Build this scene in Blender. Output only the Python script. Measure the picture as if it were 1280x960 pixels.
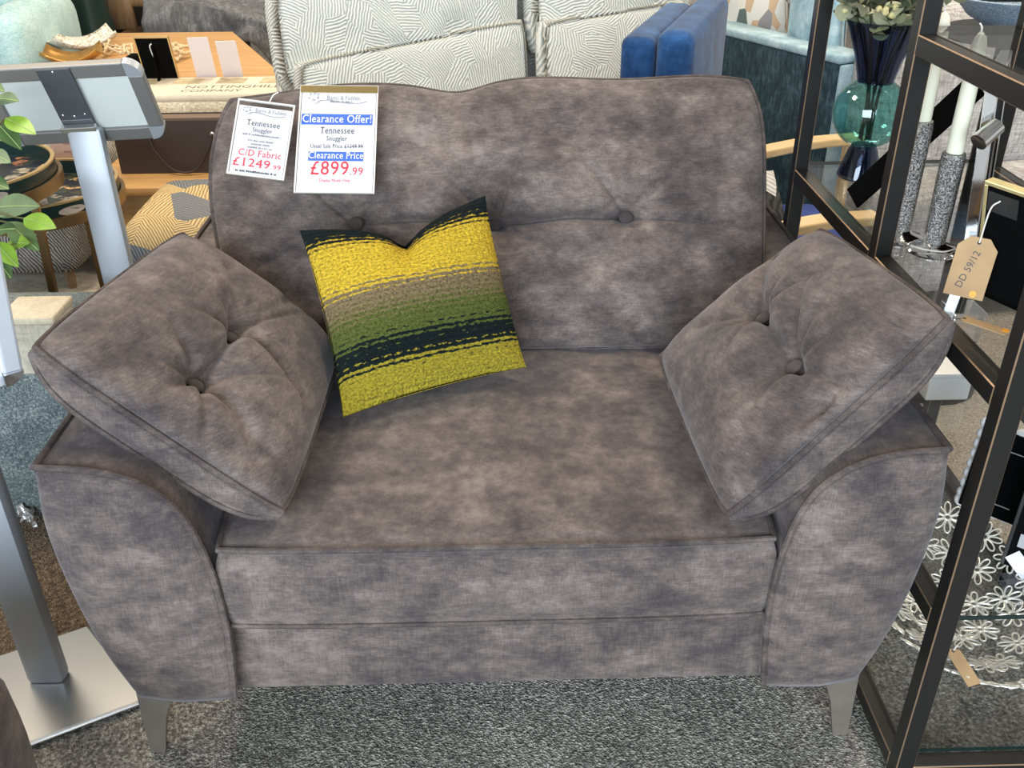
import bpy, bmesh, math, random
import numpy as np
from mathutils import Vector, Matrix, Euler

for o in list(bpy.data.objects):
    bpy.data.objects.remove(o)
scene = bpy.context.scene
COL = scene.collection
R_ = math.radians

# ---------------------------------------------------------------- camera
CAM = np.array([0.0014, -1.0517, 1.3564]); YAW, PIT, ROL, FPX = 0.0203, 0.5257, -0.0086, 1191.75
_F = np.array([math.sin(YAW) * math.cos(PIT), math.cos(YAW) * math.cos(PIT), -math.sin(PIT)])
_r = np.cross(_F, [0, 0, 1]); _r /= np.linalg.norm(_r); _u = np.cross(_r, _F)
_R = _r * math.cos(ROL) + _u * math.sin(ROL); _U = -_r * math.sin(ROL) + _u * math.cos(ROL)
cd = bpy.data.cameras.new('camera'); cam = bpy.data.objects.new('camera', cd); COL.objects.link(cam)
cd.sensor_width = 36; cd.lens = 36 * FPX / 1280; cd.clip_start = 0.02
cam.matrix_world = Matrix(((_R[0], _U[0], -_F[0], CAM[0]), (_R[1], _U[1], -_F[1], CAM[1]),
                           (_R[2], _U[2], -_F[2], CAM[2]), (0, 0, 0, 1)))
scene.camera = cam

# ---------------------------------------------------------------- light
world = bpy.data.worlds.new('world'); scene.world = world; world.use_nodes = True
bg = world.node_tree.nodes['Background']; bg.inputs[0].default_value = (1.0, 0.97, 0.93, 1); bg.inputs[1].default_value = 0.31
def area(name, loc, target, sx, sy, power, color):
    l = bpy.data.lights.new(name, 'AREA'); l.shape = 'RECTANGLE'; l.size = sx; l.size_y = sy
    l.energy = power; l.color = color
    o = bpy.data.objects.new(name, l); COL.objects.link(o); o.location = loc
    o.rotation_euler = (Vector(target) - Vector(loc)).to_track_quat('-Z', 'Y').to_euler()
    return o
area('shop_window_daylight', (-1.0, -4.2, 1.8), (0, 0.5, 0.5), 5.0, 2.4, 520, (0.76, 0.88, 1.0))
for i, (x, y) in enumerate(((-1.6, 1.2), (1.5, 1.0), (-1.0, 3.8), (1.4, 3.6))):
    area('ceiling_light_panel', (x, y, 2.95), (x, y, 0), 0.8, 0.8, 62, (1.0, 0.86, 0.68))
scene.view_settings.view_transform = 'Standard'; scene.view_settings.look = 'None'
scene.view_settings.gamma = 1; scene.view_settings.use_curve_mapping = False
scene.view_settings.exposure = 0.0

# ---------------------------------------------------------------- pixel helpers (a pixel gives a direction; the plane gives the distance)
def ray(u, v): return _F + _R * (u - 640) / FPX + _U * (480 - v) / FPX
def PZ(u, v, z):
    d = ray(u, v); return CAM + d * ((z - CAM[2]) / d[2])
def PY(u, v, y):
    d = ray(u, v); return CAM + d * ((y - CAM[1]) / d[1])
def PX(u, v, x):
    d = ray(u, v); return CAM + d * ((x - CAM[0]) / d[0])

# ---------------------------------------------------------------- object helpers
ORG = {}
def tag(o, label, cat, group=None, kind=None):
    if label: o['label'] = label
    if cat: o['category'] = cat
    if group: o['group'] = group
    if kind: o['kind'] = kind
    return o
def thing(name, loc, label, cat, group=None):
    o = bpy.data.objects.new(name, None); COL.objects.link(o); o.location = loc; o.empty_display_size = 0.05
    ORG[o.name] = np.array(loc, float)
    return tag(o, label, cat, group)
def mesh(name, V, F, mat, parent=None, smooth=True, base=None, label=None):
    """V in world coordinates. With a parent the mesh is stored relative to it; a top-level mesh gets its origin at its base."""
    V = np.array(V, float).reshape(-1, 3)
    if parent is not None: org = ORG[parent.name]
    else:
        org = np.array(base, float) if base is not None else np.array([(V[:, 0].min() + V[:, 0].max()) / 2, (V[:, 1].min() + V[:, 1].max()) / 2, V[:, 2].min()])
    me = bpy.data.meshes.new(name); me.from_pydata((V - org).tolist(), [], [list(f) for f in F]); me.update()
    o = bpy.data.objects.new(name, me); COL.objects.link(o)
    mats = mat if isinstance(mat, (list, tuple)) else [mat]
    for m in mats: me.materials.append(m)
    if smooth:
        me.polygons.foreach_set('use_smooth', [True] * len(me.polygons))
    if parent is not None: o.parent = parent
    else: o.location = org
    ORG[o.name] = org
    if label: o['label'] = label
    return o
class MB:
    """collects geometry for ONE part"""
    def __init__(s): s.V = []; s.F = []
    def add(s, V, F, M=None):
        V = np.array(V, float).reshape(-1, 3)
        if M is not None: V = V @ np.array(M.to_3x3()).T + np.array(M.translation)
        k = len(s.V); s.V.extend(V.tolist()); s.F.extend([[i + k for i in f] for f in F]); return s
    def box(s, a, b, bev=0.0, M=None, seg=2):
        a = np.minimum(a, b) * 1.0, np.maximum(a, b) * 1.0
        lo, hi = a
        if bev <= 0:
            V = [(x, y, z) for x in (lo[0], hi[0]) for y in (lo[1], hi[1]) for z in (lo[2], hi[2])]
            F = [(0, 1, 3, 2), (4, 6, 7, 5), (0, 4, 5, 1), (2, 3, 7, 6), (0, 2, 6, 4), (1, 5, 7, 3)]
            return s.add(V, F, M)
        bm = bmesh.new(); bmesh.ops.create_cube(bm, size=1)
        for v in bm.verts: v.co = Vector([(lo[i] + hi[i]) / 2 + v.co[i] * (hi[i] - lo[i]) for i in range(3)])
        bmesh.ops.bevel(bm, geom=bm.edges[:], offset=bev, segments=seg, affect='EDGES', profile=0.5)
        bm.verts.index_update()
        V = [tuple(v.co) for v in bm.verts]; F = [[v.index for v in f.verts] for f in bm.faces]; bm.free()
        return s.add(V, F, M)
    def bar(s, p, q, w, h=None, bev=0.0, up=(0, 0, 1)):
        """a bar of rectangular section w x h from p to q"""
        p = Vector(p); q = Vector(q); h = h or w
        z = (q - p); L = z.length; z.normalize(); upv = Vector(up)
        if abs(z.dot(upv)) > 0.99: upv = Vector((0, 1, 0))
        x = upv.cross(z).normalized(); y = z.cross(x)
        M = Matrix(((x.x, y.x, z.x, p.x), (x.y, y.y, z.y, p.y), (x.z, y.z, z.z, p.z), (0, 0, 0, 1)))
        return s.box((-w / 2, -h / 2, 0), (w / 2, h / 2, L), bev, M)
    def tube(s, pts, r, n=8, closed=False, cap=True):
        P = np.array(pts, float); m = len(P)
        rr = np.array(r, float) if np.ndim(r) else np.full(m, float(r))
        T = np.roll(P, -1, 0) - np.roll(P, 1, 0)
        if not closed: T[0] = P[1] - P[0]; T[-1] = P[-1] - P[-2]
        T /= (np.linalg.norm(T, axis=1, keepdims=True) + 1e-12)
        a = np.array([0, 0, 1.0]) if abs(T[0][2]) < 0.9 else np.array([1.0, 0, 0])
        V = []; N = np.cross(T[0], a); N /= np.linalg.norm(N)
        for i in range(m):
            N = N - T[i] * (N @ T[i]); N /= (np.linalg.norm(N) + 1e-12); B = np.cross(T[i], N)
            for k in range(n):
                an = 2 * math.pi * k / n; V.append(P[i] + (N * math.cos(an) + B * math.sin(an)) * rr[i])
        F = []
        for i in range(m if closed else m - 1):
            j = (i + 1) % m
            for k in range(n):
                l = (k + 1) % n; F.append((i * n + k, i * n + l, j * n + l, j * n + k))
        if not closed and cap:
            F.append(tuple(range(n))[::-1]); F.append(tuple((m - 1) * n + k for k in range(n)))
        return s.add(V, F)
    def lathe(s, prof, c, n=32, M=None, closed=False):
        """prof: (r, z) list turned about the vertical through c"""
        V = []; F = []; m = len(prof)
        for r, z in prof:
            for k in range(n):
                a = 2 * math.pi * k / n; V.append((c[0] + r * math.cos(a), c[1] + r * math.sin(a), c[2] + z))
        for i in range(m if closed else m - 1):
            j = (i + 1) % m
            for k in range(n):
                l = (k + 1) % n; F.append((i * n + k, i * n + l, j * n + l, j * n + k))
        if not closed:
            if prof[0][0] > 1e-6: F.append(tuple(range(n))[::-1])
            if prof[-1][0] > 1e-6: F.append(tuple((m - 1) * n + k for k in range(n)))
        return s.add(V, F, M)
    def prism(s, poly, d, M=None):
        """poly: list of (x, y) extruded from z=0 to z=d, then M"""
        n = len(poly); V = [(x, y, 0) for x, y in poly] + [(x, y, d) for x, y in poly]
        F = [tuple(range(n))[::-1], tuple(range(n, 2 * n))] + [(i, (i + 1) % n, n + (i + 1) % n, n + i) for i in range(n)]
        return s.add(V, F, M)
    def ell(s, c, r, n=12, m=8, M=None):
        V = []; F = []
        for i in range(m + 1):
            t = math.pi * i / m
            for k in range(n):
                a = 2 * math.pi * k / n
                V.append((c[0] + r[0] * math.sin(t) * math.cos(a), c[1] + r[1] * math.sin(t) * math.sin(a), c[2] + r[2] * math.cos(t)))
        for i in range(m):
            for k in range(n):
                l = (k + 1) % n; F.append((i * n + k, (i + 1) * n + k, (i + 1) * n + l, i * n + l))
        return s.add(V, F, M)
    def build(s, name, mat, parent=None, smooth=False, base=None, label=None):
        o = mesh(name, s.V, s.F, mat, parent, False, base, label)
        if smooth: autosmooth(o)
        return o
def autosmooth(o, ang=40):
    me = o.data
    me.polygons.foreach_set('use_smooth', [True] * len(me.polygons))
    bm = bmesh.new(); bm.from_mesh(me)
    bmesh.ops.remove_doubles(bm, verts=bm.verts[:], dist=1e-6)
    lim = R_(ang)
    for e in bm.edges:
        if len(e.link_faces) == 2: e.smooth = e.calc_face_angle(0) < lim
    bm.to_mesh(me); bm.free()
def xf(loc=(0, 0, 0), rot=(0, 0, 0)):
    return Matrix.Translation(Vector(loc)) @ Euler(rot).to_matrix().to_4x4()
def frame_M(o, x, y):
    """matrix with origin o, x axis x, y axis roughly y"""
    x = Vector(x).normalized(); z = x.cross(Vector(y)).normalized(); y = z.cross(x)
    return Matrix(((x.x, y.x, z.x, o[0]), (x.y, y.y, z.y, o[1]), (x.z, y.z, z.z, o[2]), (0, 0, 0, 1)))
def cr(pts, n=8, closed=False):
    """Catmull-Rom through the points"""
    P = [np.array(p, float) for p in pts]; out = []; m = len(P)
    for i in range(m if closed else m - 1):
        p0 = P[(i - 1) % m] if (closed or i > 0) else P[0] * 2 - P[1]
        p1 = P[i]; p2 = P[(i + 1) % m]
        p3 = P[(i + 2) % m] if (closed or i < m - 2) else P[-1] * 2 - P[-2]
        for k in range(n):
            t = k / n
            out.append(0.5 * (2 * p1 + (p2 - p0) * t + (2 * p0 - 5 * p1 + 4 * p2 - p3) * t * t + (3 * p1 - p0 - 3 * p2 + p3) * t ** 3))
    if not closed: out.append(P[-1])
    return out
class Noise:
    def __init__(s, seed, n=14, f0=2, f1=9):
        g = np.random.RandomState(seed); s.k = []
        for i in range(n):
            f = f0 + (f1 - f0) * g.rand(); a = g.rand() * 6.283
            s.k.append((f * math.cos(a), f * math.sin(a), g.rand() * 6.283, 1 / f))
        s.t = sum(k[3] for k in s.k)
    def __call__(s, x, y):
        r = 0
        for a, b, p, w in s.k: r = r + w * np.sin(a * x + b * y + p)
        return r / s.t * 2

# ---------------------------------------------------------------- materials
MATS = {}
class NT:
    def __init__(s, name):
        s.m = bpy.data.materials.new(name); s.m.use_nodes = True; s.t = s.m.node_tree; s.b = s.t.nodes['Principled BSDF']
    def n(s, typ, **kw):
        x = s.t.nodes.new(typ)
        for k, v in kw.items():
            if k.startswith('_'): x.inputs[k[1:].replace('_', ' ')].default_value = v
            else: setattr(x, k, v)
        return x
    def l(s, a, b): s.t.links.new(a, b)
    def coord(s, scale=(1, 1, 1), rot=(0, 0, 0)):
        c = s.n('ShaderNodeTexCoord'); mp = s.n('ShaderNodeMapping'); s.l(c.outputs['Object'], mp.inputs[0])
        mp.inputs['Scale'].default_value = scale; mp.inputs['Rotation'].default_value = rot
        return mp.outputs[0]
    def noise(s, vec, scale, detail=3, rough=0.55):
        x = s.n('ShaderNodeTexNoise'); x.inputs['Scale'].default_value = scale; x.inputs['Detail'].default_value = detail
        x.inputs['Roughness'].default_value = rough; s.l(vec, x.inputs['Vector']); return x.outputs['Fac']
    def ramp(s, fac, stops, interp='LINEAR'):
        r = s.n('ShaderNodeValToRGB'); r.color_ramp.interpolation = interp; e = r.color_ramp.elements
        while len(e) < len(stops): e.new(0.5)
        for q, (p, c) in zip(e, stops): q.position = p; q.color = (*c, 1)
        s.l(fac, r.inputs[0]); return r.outputs[0]
    def mix(s, fac, a, b, mode='MIX'):
        x = s.n('ShaderNodeMix', data_type='RGBA', blend_type=mode)
        if isinstance(fac, float): x.inputs[0].default_value = fac
        else: s.l(fac, x.inputs[0])
        for v, i in ((a, 6), (b, 7)):
            if isinstance(v, tuple): x.inputs[i].default_value = (*v, 1)
            else: s.l(v, x.inputs[i])
        return x.outputs[2]
    def math(s, op, a, b=None, c=None):
        x = s.n('ShaderNodeMath', operation=op)
        for i, v in enumerate((a, b, c)):
            if v is None: continue
            if isinstance(v, (int, float)): x.inputs[i].default_value = v
            else: s.l(v, x.inputs[i])
        return x.outputs[0]
    def bump(s, h, strength, dist=0.002):
        b = s.n('ShaderNodeBump'); b.inputs['Strength'].default_value = strength; b.inputs['Distance'].default_value = dist
        s.l(h, b.inputs['Height']); s.l(b.outputs[0], s.b.inputs['Normal'])
    def set(s, **kw):
        for k, v in kw.items():
            i = s.b.inputs[k.replace('_', ' ')]
            if hasattr(v, 'is_linked'): s.l(v, i)
            elif isinstance(v, tuple): i.default_value = (*v, 1) if len(v) == 3 else v
            else: i.default_value = v
        return s
def plain(name, c, rough=0.5, metal=0.0, var=0.0, **kw):
    if name in MATS: return MATS[name]
    t = NT(name); col = c
    if var:
        f = t.noise(t.coord(), 30, 4)
        col = t.ramp(f, [(0.3, tuple(max(0, x * (1 - var)) for x in c)), (0.7, tuple(min(1, x * (1 + var)) for x in c))])
    t.set(Base_Color=col, Roughness=rough, Metallic=metal, **kw)
    MATS[name] = t.m; return t.m

def velvet(name='grey_brown_crushed_velvet', sheen=0.20, k=1.0):
    t = NT(name)
    v = t.coord()
    big = t.noise(v, 4.0, 7, 0.60); st = t.noise(t.coord((1.0, 1.0, 1.7), (0.3, 0.5, 0.2)), 16, 8, 0.70)
    hx = t.noise(t.coord((60, 60, 520)), 1, 3); hy = t.noise(t.coord((520, 520, 50)), 1, 3)
    f = t.math('ADD', t.math('MULTIPLY', big, 0.42), t.math('MULTIPLY', st, 0.58)); mid = st
    th = t.math('ADD', t.math('MULTIPLY', hx, 0.5), t.math('MULTIPLY', hy, 0.5))
    f2 = t.math('ADD', f, t.math('MULTIPLY', t.math('SUBTRACT', th, 0.5), 0.34))
    col = t.ramp(f2, [(0.36, (0.042, 0.034, 0.034)), (0.46, (0.078, 0.062, 0.058)), (0.54, (0.126, 0.100, 0.090)), (0.66, (0.225, 0.182, 0.160))])
    if k != 1.0: col = t.mix(1.0, col, (k, k, k), 'MULTIPLY')
    t.set(Base_Color=col, Roughness=0.85, Sheen_Weight=sheen, Sheen_Roughness=0.45, Sheen_Tint=(0.80, 0.80, 0.84))
    t.b.inputs['Specular IOR Level'].default_value = 0.15
    t.bump(t.math('ADD', th, t.math('MULTIPLY', mid, 1.5)), 0.25, 0.003)
    return t.m
M_VEL = velvet()
M_PIPE = velvet('grey_brown_velvet_piping', 0.03, 0.8)

def carpet(name, c1, c2, c3, scale=420):
    t = NT(name); v = t.coord()
    vo = t.n('ShaderNodeTexVoronoi'); vo.inputs['Scale'].default_value = scale; t.l(v, vo.inputs['Vector'])
    f = t.noise(v, scale * 0.55, 3, 0.7); g = t.noise(v, 6, 3)
    k = t.math('ADD', t.math('MULTIPLY', f, 0.85), t.math('MULTIPLY', g, 0.15))
    col = t.ramp(k, [(0.36, c1), (0.5, c2), (0.64, c3)])
    t.set(Base_Color=col, Roughness=0.95, Sheen_Weight=0.15)
    t.b.inputs['Specular IOR Level'].default_value = 0.1
    t.bump(t.math('ADD', f, vo.outputs['Distance']), 0.9, 0.006)
    return t.m
M_CARPET = carpet('grey_speckled_carpet', (0.07, 0.063, 0.055), (0.25, 0.23, 0.20), (0.56, 0.52, 0.455), 260)
M_BROWN = carpet('brown_carpet', (0.05, 0.031, 0.017), (0.150, 0.098, 0.055), (0.28, 0.20, 0.125), 260)
M_BEIGE = carpet('beige_carpet', (0.25, 0.21, 0.165), (0.42, 0.365, 0.295), (0.58, 0.52, 0.43), 300)

# ---------------------------------------------------------------- the setting
def struct(o): o['kind'] = 'structure'; return o
def slab(name, a, b, mat): return struct(MB().box(a, b).build(name, mat))
slab('floor', (-5, -4, -0.1), (5, 8, 0), M_CARPET)
M_WALL = plain('shop_wall_paint', (0.62, 0.60, 0.56), 0.8, var=0.04)
slab('wall_back', (-5, 8, 0), (5, 8.1, 3.0), M_WALL)
slab('wall_left', (-5.1, -4, 0), (-5, 8, 3.0), M_WALL)
slab('wall_right', (5, -4, 0), (5.1, 8, 3.0), M_WALL)

# ---------------------------------------------------------------- cushions
def pillow(name, C4, border, puff, mat, parent=None, N=56, buttons=(), creases=(), seed=1, noise=0.006, corner=0.04,
           exp=0.38, bulge=0.3, under=None, edge=None, folds=0.010, extra=None, brows=4, base=None, neck=0.0, dry=False, taper=0.0):
    """Box cushion on the four corners a, b, c, d (a->b is s, a->d is t). Returns (object, top-surface function, seam loops)."""
    a, b, c, d = [np.array(p, float) for p in C4]
    q = np.linspace(-1, 1, N + 1); S, T = np.meshgrid(q, q, indexing='ij')
    under = puff if under is None else under
    nz = Noise(seed); nz2 = Noise(seed + 50, 18, 9, 24)
    def pos(S, T):
        s2 = S * (1 - corner * np.abs(T) ** 5 - neck * (1 - T * T) * np.abs(S) ** 4); t2 = T * (1 - corner * np.abs(S) ** 5 - neck * (1 - S * S) * np.abs(T) ** 4)
        s2 = (s2 + 1) / 2; t2 = (t2 + 1) / 2
        P = (a[None] * ((1 - s2) * (1 - t2))[..., None] + b[None] * (s2 * (1 - t2))[..., None]
             + c[None] * (s2 * t2)[..., None] + d[None] * ((1 - s2) * t2)[..., None])
        if edge is not None: P = P + edge(S, T)
        return P
    def nrm(S, T):
        s = ((S + 1) / 2)[..., None]; t = ((T + 1) / 2)[..., None]
        ds = (b - a) * (1 - t) + (c - d) * t; dt = (d - a) * (1 - s) + (c - b) * s
        n = np.cross(ds, dt); return n / np.linalg.norm(n, axis=-1, keepdims=True)
    W = (np.linalg.norm(b - a) + np.linalg.norm(c - d)) / 4; H = (np.linalg.norm(d - a) + np.linalg.norm(c - b)) / 4
    def height(S, T):
        e = np.clip((1 - S * S) * (1 - T * T), 0, 1)
        h = puff * e ** exp
        m = np.clip(e * 6, 0, 1)
        h = h + m * noise * nz(S * 2.0 * W / 0.3, T * 2.0 * H / 0.3) + m * noise * 0.28 * nz2(S * W / 0.3, T * H / 0.3)
        for i, (bs, bt, dep, rad) in enumerate(buttons):
            dx = (S - bs) * W; dy = (T - bt) * H; r = np.hypot(dx, dy); th = np.arctan2(dy, dx)
            h = h - m * dep * (0.62 * np.exp(-(r / rad) ** 1.5) + 0.38 * np.exp(-(r / 0.016) ** 2))
            g = np.random.RandomState(seed * 7 + i)
            for k in range(9):
                ang = k * 0.698 + g.rand() * 0.6; dth = np.abs((th - ang + math.pi) % (2 * math.pi) - math.pi)
                ln = 0.05 + 0.10 * g.rand(); am = folds * (0.4 + 0.8 * g.rand())
                h = h - m * am * np.exp(-(dth * np.maximum(r, 0.012) / 0.008) ** 2) * (1 - np.exp(-r / 0.012)) * np.exp(-(r / ln) ** 2) * (dth < 1.5)
        for (p0, p1, dep, wid) in creases:
            x0, y0 = p0[0] * W, p0[1] * H; x1, y1 = p1[0] * W, p1[1] * H
            vx, vy = x1 - x0, y1 - y0; L2 = vx * vx + vy * vy
            k = np.clip(((S * W - x0) * vx + (T * H - y0) * vy) / L2, 0, 1)
            dd = np.hypot(S * W - x0 - k * vx, T * H - y0 - k * vy)
            h = h - m * dep * (0.5 * np.exp(-(dd / (wid * 2.2)) ** 1.5) + 0.5 * np.exp(-(dd / (wid * 0.7)) ** 2))
        if extra is not None: h = h + extra(S, T)
        return h
    def bord(S, T): return border * (1 - taper * np.abs(S * T) ** 5)
    def top(S, T):
        S = np.array(S, float); T = np.array(T, float)
        return pos(S, T) + nrm(S, T) * (border / 2 + height(S, T))[..., None]
    if dry: return top
    P = pos(S, T); n = nrm(S, T)
    Vt = (P + n * (border / 2 + height(S, T))[..., None]).reshape(-1, 3)
    e = np.clip((1 - S * S) * (1 - T * T), 0, 1)
    Vb = (P + n * (border / 2 - bord(S, T) - under * e ** exp)[..., None]).reshape(-1, 3)
    V = Vt.tolist() + Vb.tolist(); F = []; M = N + 1; off = M * M
    for i in range(N):
        for j in range(N):
            p = i * M + j; F.append((p, p + M, p + M + 1, p + 1)); F.append((off + p, off + p + 1, off + p + M + 1, off + p + M))
    loop = [(i, 0) for i in range(N)] + [(N, j) for j in range(N)] + [(i, N) for i in range(N, 0, -1)] + [(0, j) for j in range(N, 0, -1)]
    ti = [i * M + j for i, j in loop]; bi = [off + x for x in ti]
    cen = P.reshape(-1, 3).mean(0); rows = [ti]
    Va = np.array(V)
    for k in range(1, brows):
        w = k / brows; row = []
        for m_, (x, y) in enumerate(zip(ti, bi)):
            p = Va[x] * (1 - w) + Va[y] * w
            i, j = loop[m_]; nn = n[i, j]; out = P[i, j] - cen; out = out - nn * (out @ nn); out /= np.linalg.norm(out)
            p = p + out * (border * bulge * 4 * w * (1 - w) * 0.5)
            row.append(len(V)); V.append(p.tolist())
        rows.append(row)
    rows.append(bi); L = len(ti)
    for r0, r1 in zip(rows[:-1], rows[1:]):
        for k in range(L): F.append((r0[k], r0[(k + 1) % L], r1[(k + 1) % L], r1[k]))
    if parent is None: o = mesh(name, V, F, mat, None, True, base)
    else: o = mesh(name, V, F, mat, parent, True)
    # piping sits proud of the seams
    def seam(idx):
        out = []
        for m_, x in enumerate(idx):
            i, j = loop[m_]; nn = n[i, j]; w = P[i, j] - cen; w = w - nn * (w @ nn); w /= np.linalg.norm(w)
            out.append(np.array(V[x]) + w * 0.0012)
        return out
    return o, top, (seam(ti), seam(bi)), nrm
def find_st(top, px):
    """the (s, t) of a cushion's top surface that lies on the given pixel's ray"""
    q = np.linspace(-0.9, 0.9, 181); S, T = np.meshgrid(q, q, indexing='ij'); P = top(S, T) - CAM
    z = P @ _F; u = 640 + FPX * (P @ _R) / z; v = 480 - FPX * (P @ _U) / z
    k = np.argmin((u - px[0]) ** 2 + (v - px[1]) ** 2); i, j = np.unravel_index(k, u.shape)
    return float(S[i, j]), float(T[i, j])
def button(p, n, r, mat, parent):
    M = frame_M(p, Vector(n).orthogonal(), n); M = Matrix(M)
    z = Vector(n).normalized(); x = z.orthogonal().normalized(); y = z.cross(x)
    M = Matrix(((x.x, y.x, z.x, p[0]), (x.y, y.y, z.y, p[1]), (x.z, y.z, z.z, p[2]), (0, 0, 0, 1)))
    return MB().ell((0, 0, 0.001), (r, r, r * 0.38), 16, 8, M).build('button', mat, parent, smooth=True)
M_BUTTON = plain('dark_velvet_button', (0.045, 0.034, 0.031), 0.85, var=0.25, Sheen_Weight=0.1)

# ---------------------------------------------------------------- the snuggler sofa
sofa = thing('snuggler_sofa', (0, 0.45, 0), 'wide grey-brown crushed velvet snuggler armchair with a three-button back cushion', 'sofa')
def arm(sg):
    inner = [(0.412, 0.198), (0.402, 0.33), (0.406, 0.45), (0.429, 0.55), (0.472, 0.603), (0.532, 0.628), (0.606, 0.636)]
    outer = [(0.606, 0.636), (0.616, 0.54), (0.609, 0.43), (0.589, 0.31), (0.556, 0.205)]
    pi_ = cr(inner, 7); po = cr(outer, 7)
    prof = pi_ + po[1:]
    prof = prof + [np.array((0.50, 0.192)), np.array((0.45, 0.193))]
    n = len(prof); ys = [-0.008, -0.013 + 0.012, 0.05, 0.2, 0.4, 0.6, 0.78, 0.93]
    V = []; F = []
    cen = np.array((0.505, 0.40))
    # front face: rings that bulge slightly towards the front
    rings = [(0.0, -0.024), (0.35, -0.0235), (0.7, -0.021), (0.92, -0.015), (1.0, -0.008)]
    V.append((sg * cen[0], -0.024, cen[1]))
    idx = []
    for s_, y in rings[1:]:
        idx.append([len(V) + i for i in range(n)])
        for p in prof:
            q = cen + (p - cen) * s_; V.append((sg * q[0], y, q[1]))
    for y in ys[1:]:
        idx.append([len(V) + i for i in range(n)])
        puff = 0.004 * math.sin(min(1, max(0, y / 0.9)) * math.pi)
        for p in prof:
            q = cen + (p - cen) * (1 + puff); V.append((sg * q[0], y, q[1]))
    for i in range(n): F.append((0, idx[0][i], idx[0][(i + 1) % n]))
    for r0, r1 in zip(idx[:-1], idx[1:]):
        for i in range(n): F.append((r0[i], r1[i], r1[(i + 1) % n], r0[(i + 1) % n]))
    F.append(tuple(idx[-1]))
    if sg > 0: F = [f[::-1] for f in F]
    o = mesh('arm', V, F, M_VEL, sofa)
    mb = MB()
    mb.tube([(sg * (p[0] - 0.001), -0.008, p[1] + 0.001) for p in pi_], 0.0052, 8)
    mb.build('front_piping', M_PIPE, o, smooth=True)
    mb = MB(); mb.tube([(sg * 0.607, y, 0.637) for y in np.linspace(-0.008, 0.93, 20)], 0.0052, 8)
    mb.build('top_piping', M_PIPE, o, smooth=True)
    return o
arm(-1); arm(1)
# base rail under the seat
mb = MB().box((-0.43, 0.022, 0.18), (0.43, 0.86, 0.335), 0.012, seg=3); mb.build('base_rail', M_VEL, sofa, smooth=True)
# back frame
def back_frame():
    poly = cr([(-0.56, 0.18), (-0.575, 0.5), (-0.565, 0.74), (-0.52, 0.815), (0, 0.83), (0.52, 0.815), (0.565, 0.74), (0.575, 0.5), (0.56, 0.18)], 6)
    M = Matrix(((1, 0, 0, 0), (0, 0, 1, 0.92), (0, 1, 0, 0), (0, 0, 0, 1)))
    mb = MB().prism([tuple(p) for p in poly][::-1], 0.11, M)
    o = mb.build('back_frame', M_VEL, sofa, smooth=True)
    bv = o.modifiers.new('bevel', 'BEVEL'); bv.width = 0.02; bv.segments = 3; bv.limit_method = 'ANGLE'
back_frame()
# seat cushion
def seat_extra(S, T): return 0.010 * np.clip((1 - S * S) * (1 - T * T), 0, 1) ** 0.8
so, stop, sl, _ = pillow('seat_cushion', [(-0.401, 0.0, 0.409), (0.401, 0.0, 0.409), (0.401, 0.66, 0.409), (-0.401, 0.66, 0.409)], 0.143, 0.016, M_VEL, sofa,
                         N=60, seed=4, noise=0.004, corner=0.018, exp=0.28, bulge=0.22, under=0.0, extra=seat_extra, brows=7)
for k in (0, 1):
    MB().tube(sl[k], 0.0048, 7, closed=True).build('seat_piping', M_PIPE, so, smooth=True)
# back cushion
def back_edge(S, T):
    z = np.where(T > 0, T, 0) ** 3 * (0.010 * S - 0.016 * np.exp(-((S + 0.12) / 0.13) ** 2) + 0.004 * np.sin(S * 9))
    x = 0.012 * np.sin(T * 4.2 + 0.6) * np.where(S < 0, -S, 0) ** 6 * -0.6
    return np.stack([x, z * 0.5, z * 0.87], -1)
BB = [(-0.515, 0.600, 0.470), (0.515, 0.600, 0.470), (0.538, 0.888, 0.905), (-0.538, 0.888, 0.905)]
kw = dict(seed=11, noise=0.010, corner=0.062, exp=0.36, edge=back_edge, under=0.02)
btop = pillow('x', BB, 0.095, 0.062, None, dry=True, **kw)
bts = [find_st(btop, p) for p in ((442, 276), (617, 272), (787, 264))]
bc = [[find_st(btop, p) for p in q] for q in (((617, 272), (575, 130)), ((787, 264), (915, 400)), ((617, 272), (655, 400)), ((787, 264), (905, 320)), ((442, 276), (330, 330)), ((617, 272), (560, 190)), ((787, 264), (790, 170)))]
bo, btop, bl, bn = pillow('back_cushion', BB, 0.095, 0.062, M_VEL, sofa, N=210, buttons=[(s, t, 0.026, 0.070) for s, t in bts],
                          creases=[(bts[0], bts[1], 0.017, 0.010), (bts[1], bts[2], 0.022, 0.009), (*bc[0], 0.008, 0.016), (*bc[1], 0.008, 0.016), (*bc[2], 0.007, 0.02), (*bc[3], 0.006, 0.012), (*bc[4], 0.006, 0.014), (*bc[5], 0.006, 0.01), (*bc[6], 0.006, 0.01)],
                          folds=0.017, **kw)
for k in (0, 1):
    MB().tube(bl[k], 0.0055, 7, closed=True).build('back_piping', M_PIPE, bo, smooth=True)
for s, t in bts:
    p = btop(np.array([[s]]), np.array([[t]]))[0, 0]; n = bn(np.array([[s]]), np.array([[t]]))[0, 0]
    button(p + n * 0.019, n, 0.0140, M_BUTTON, bo)
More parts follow.
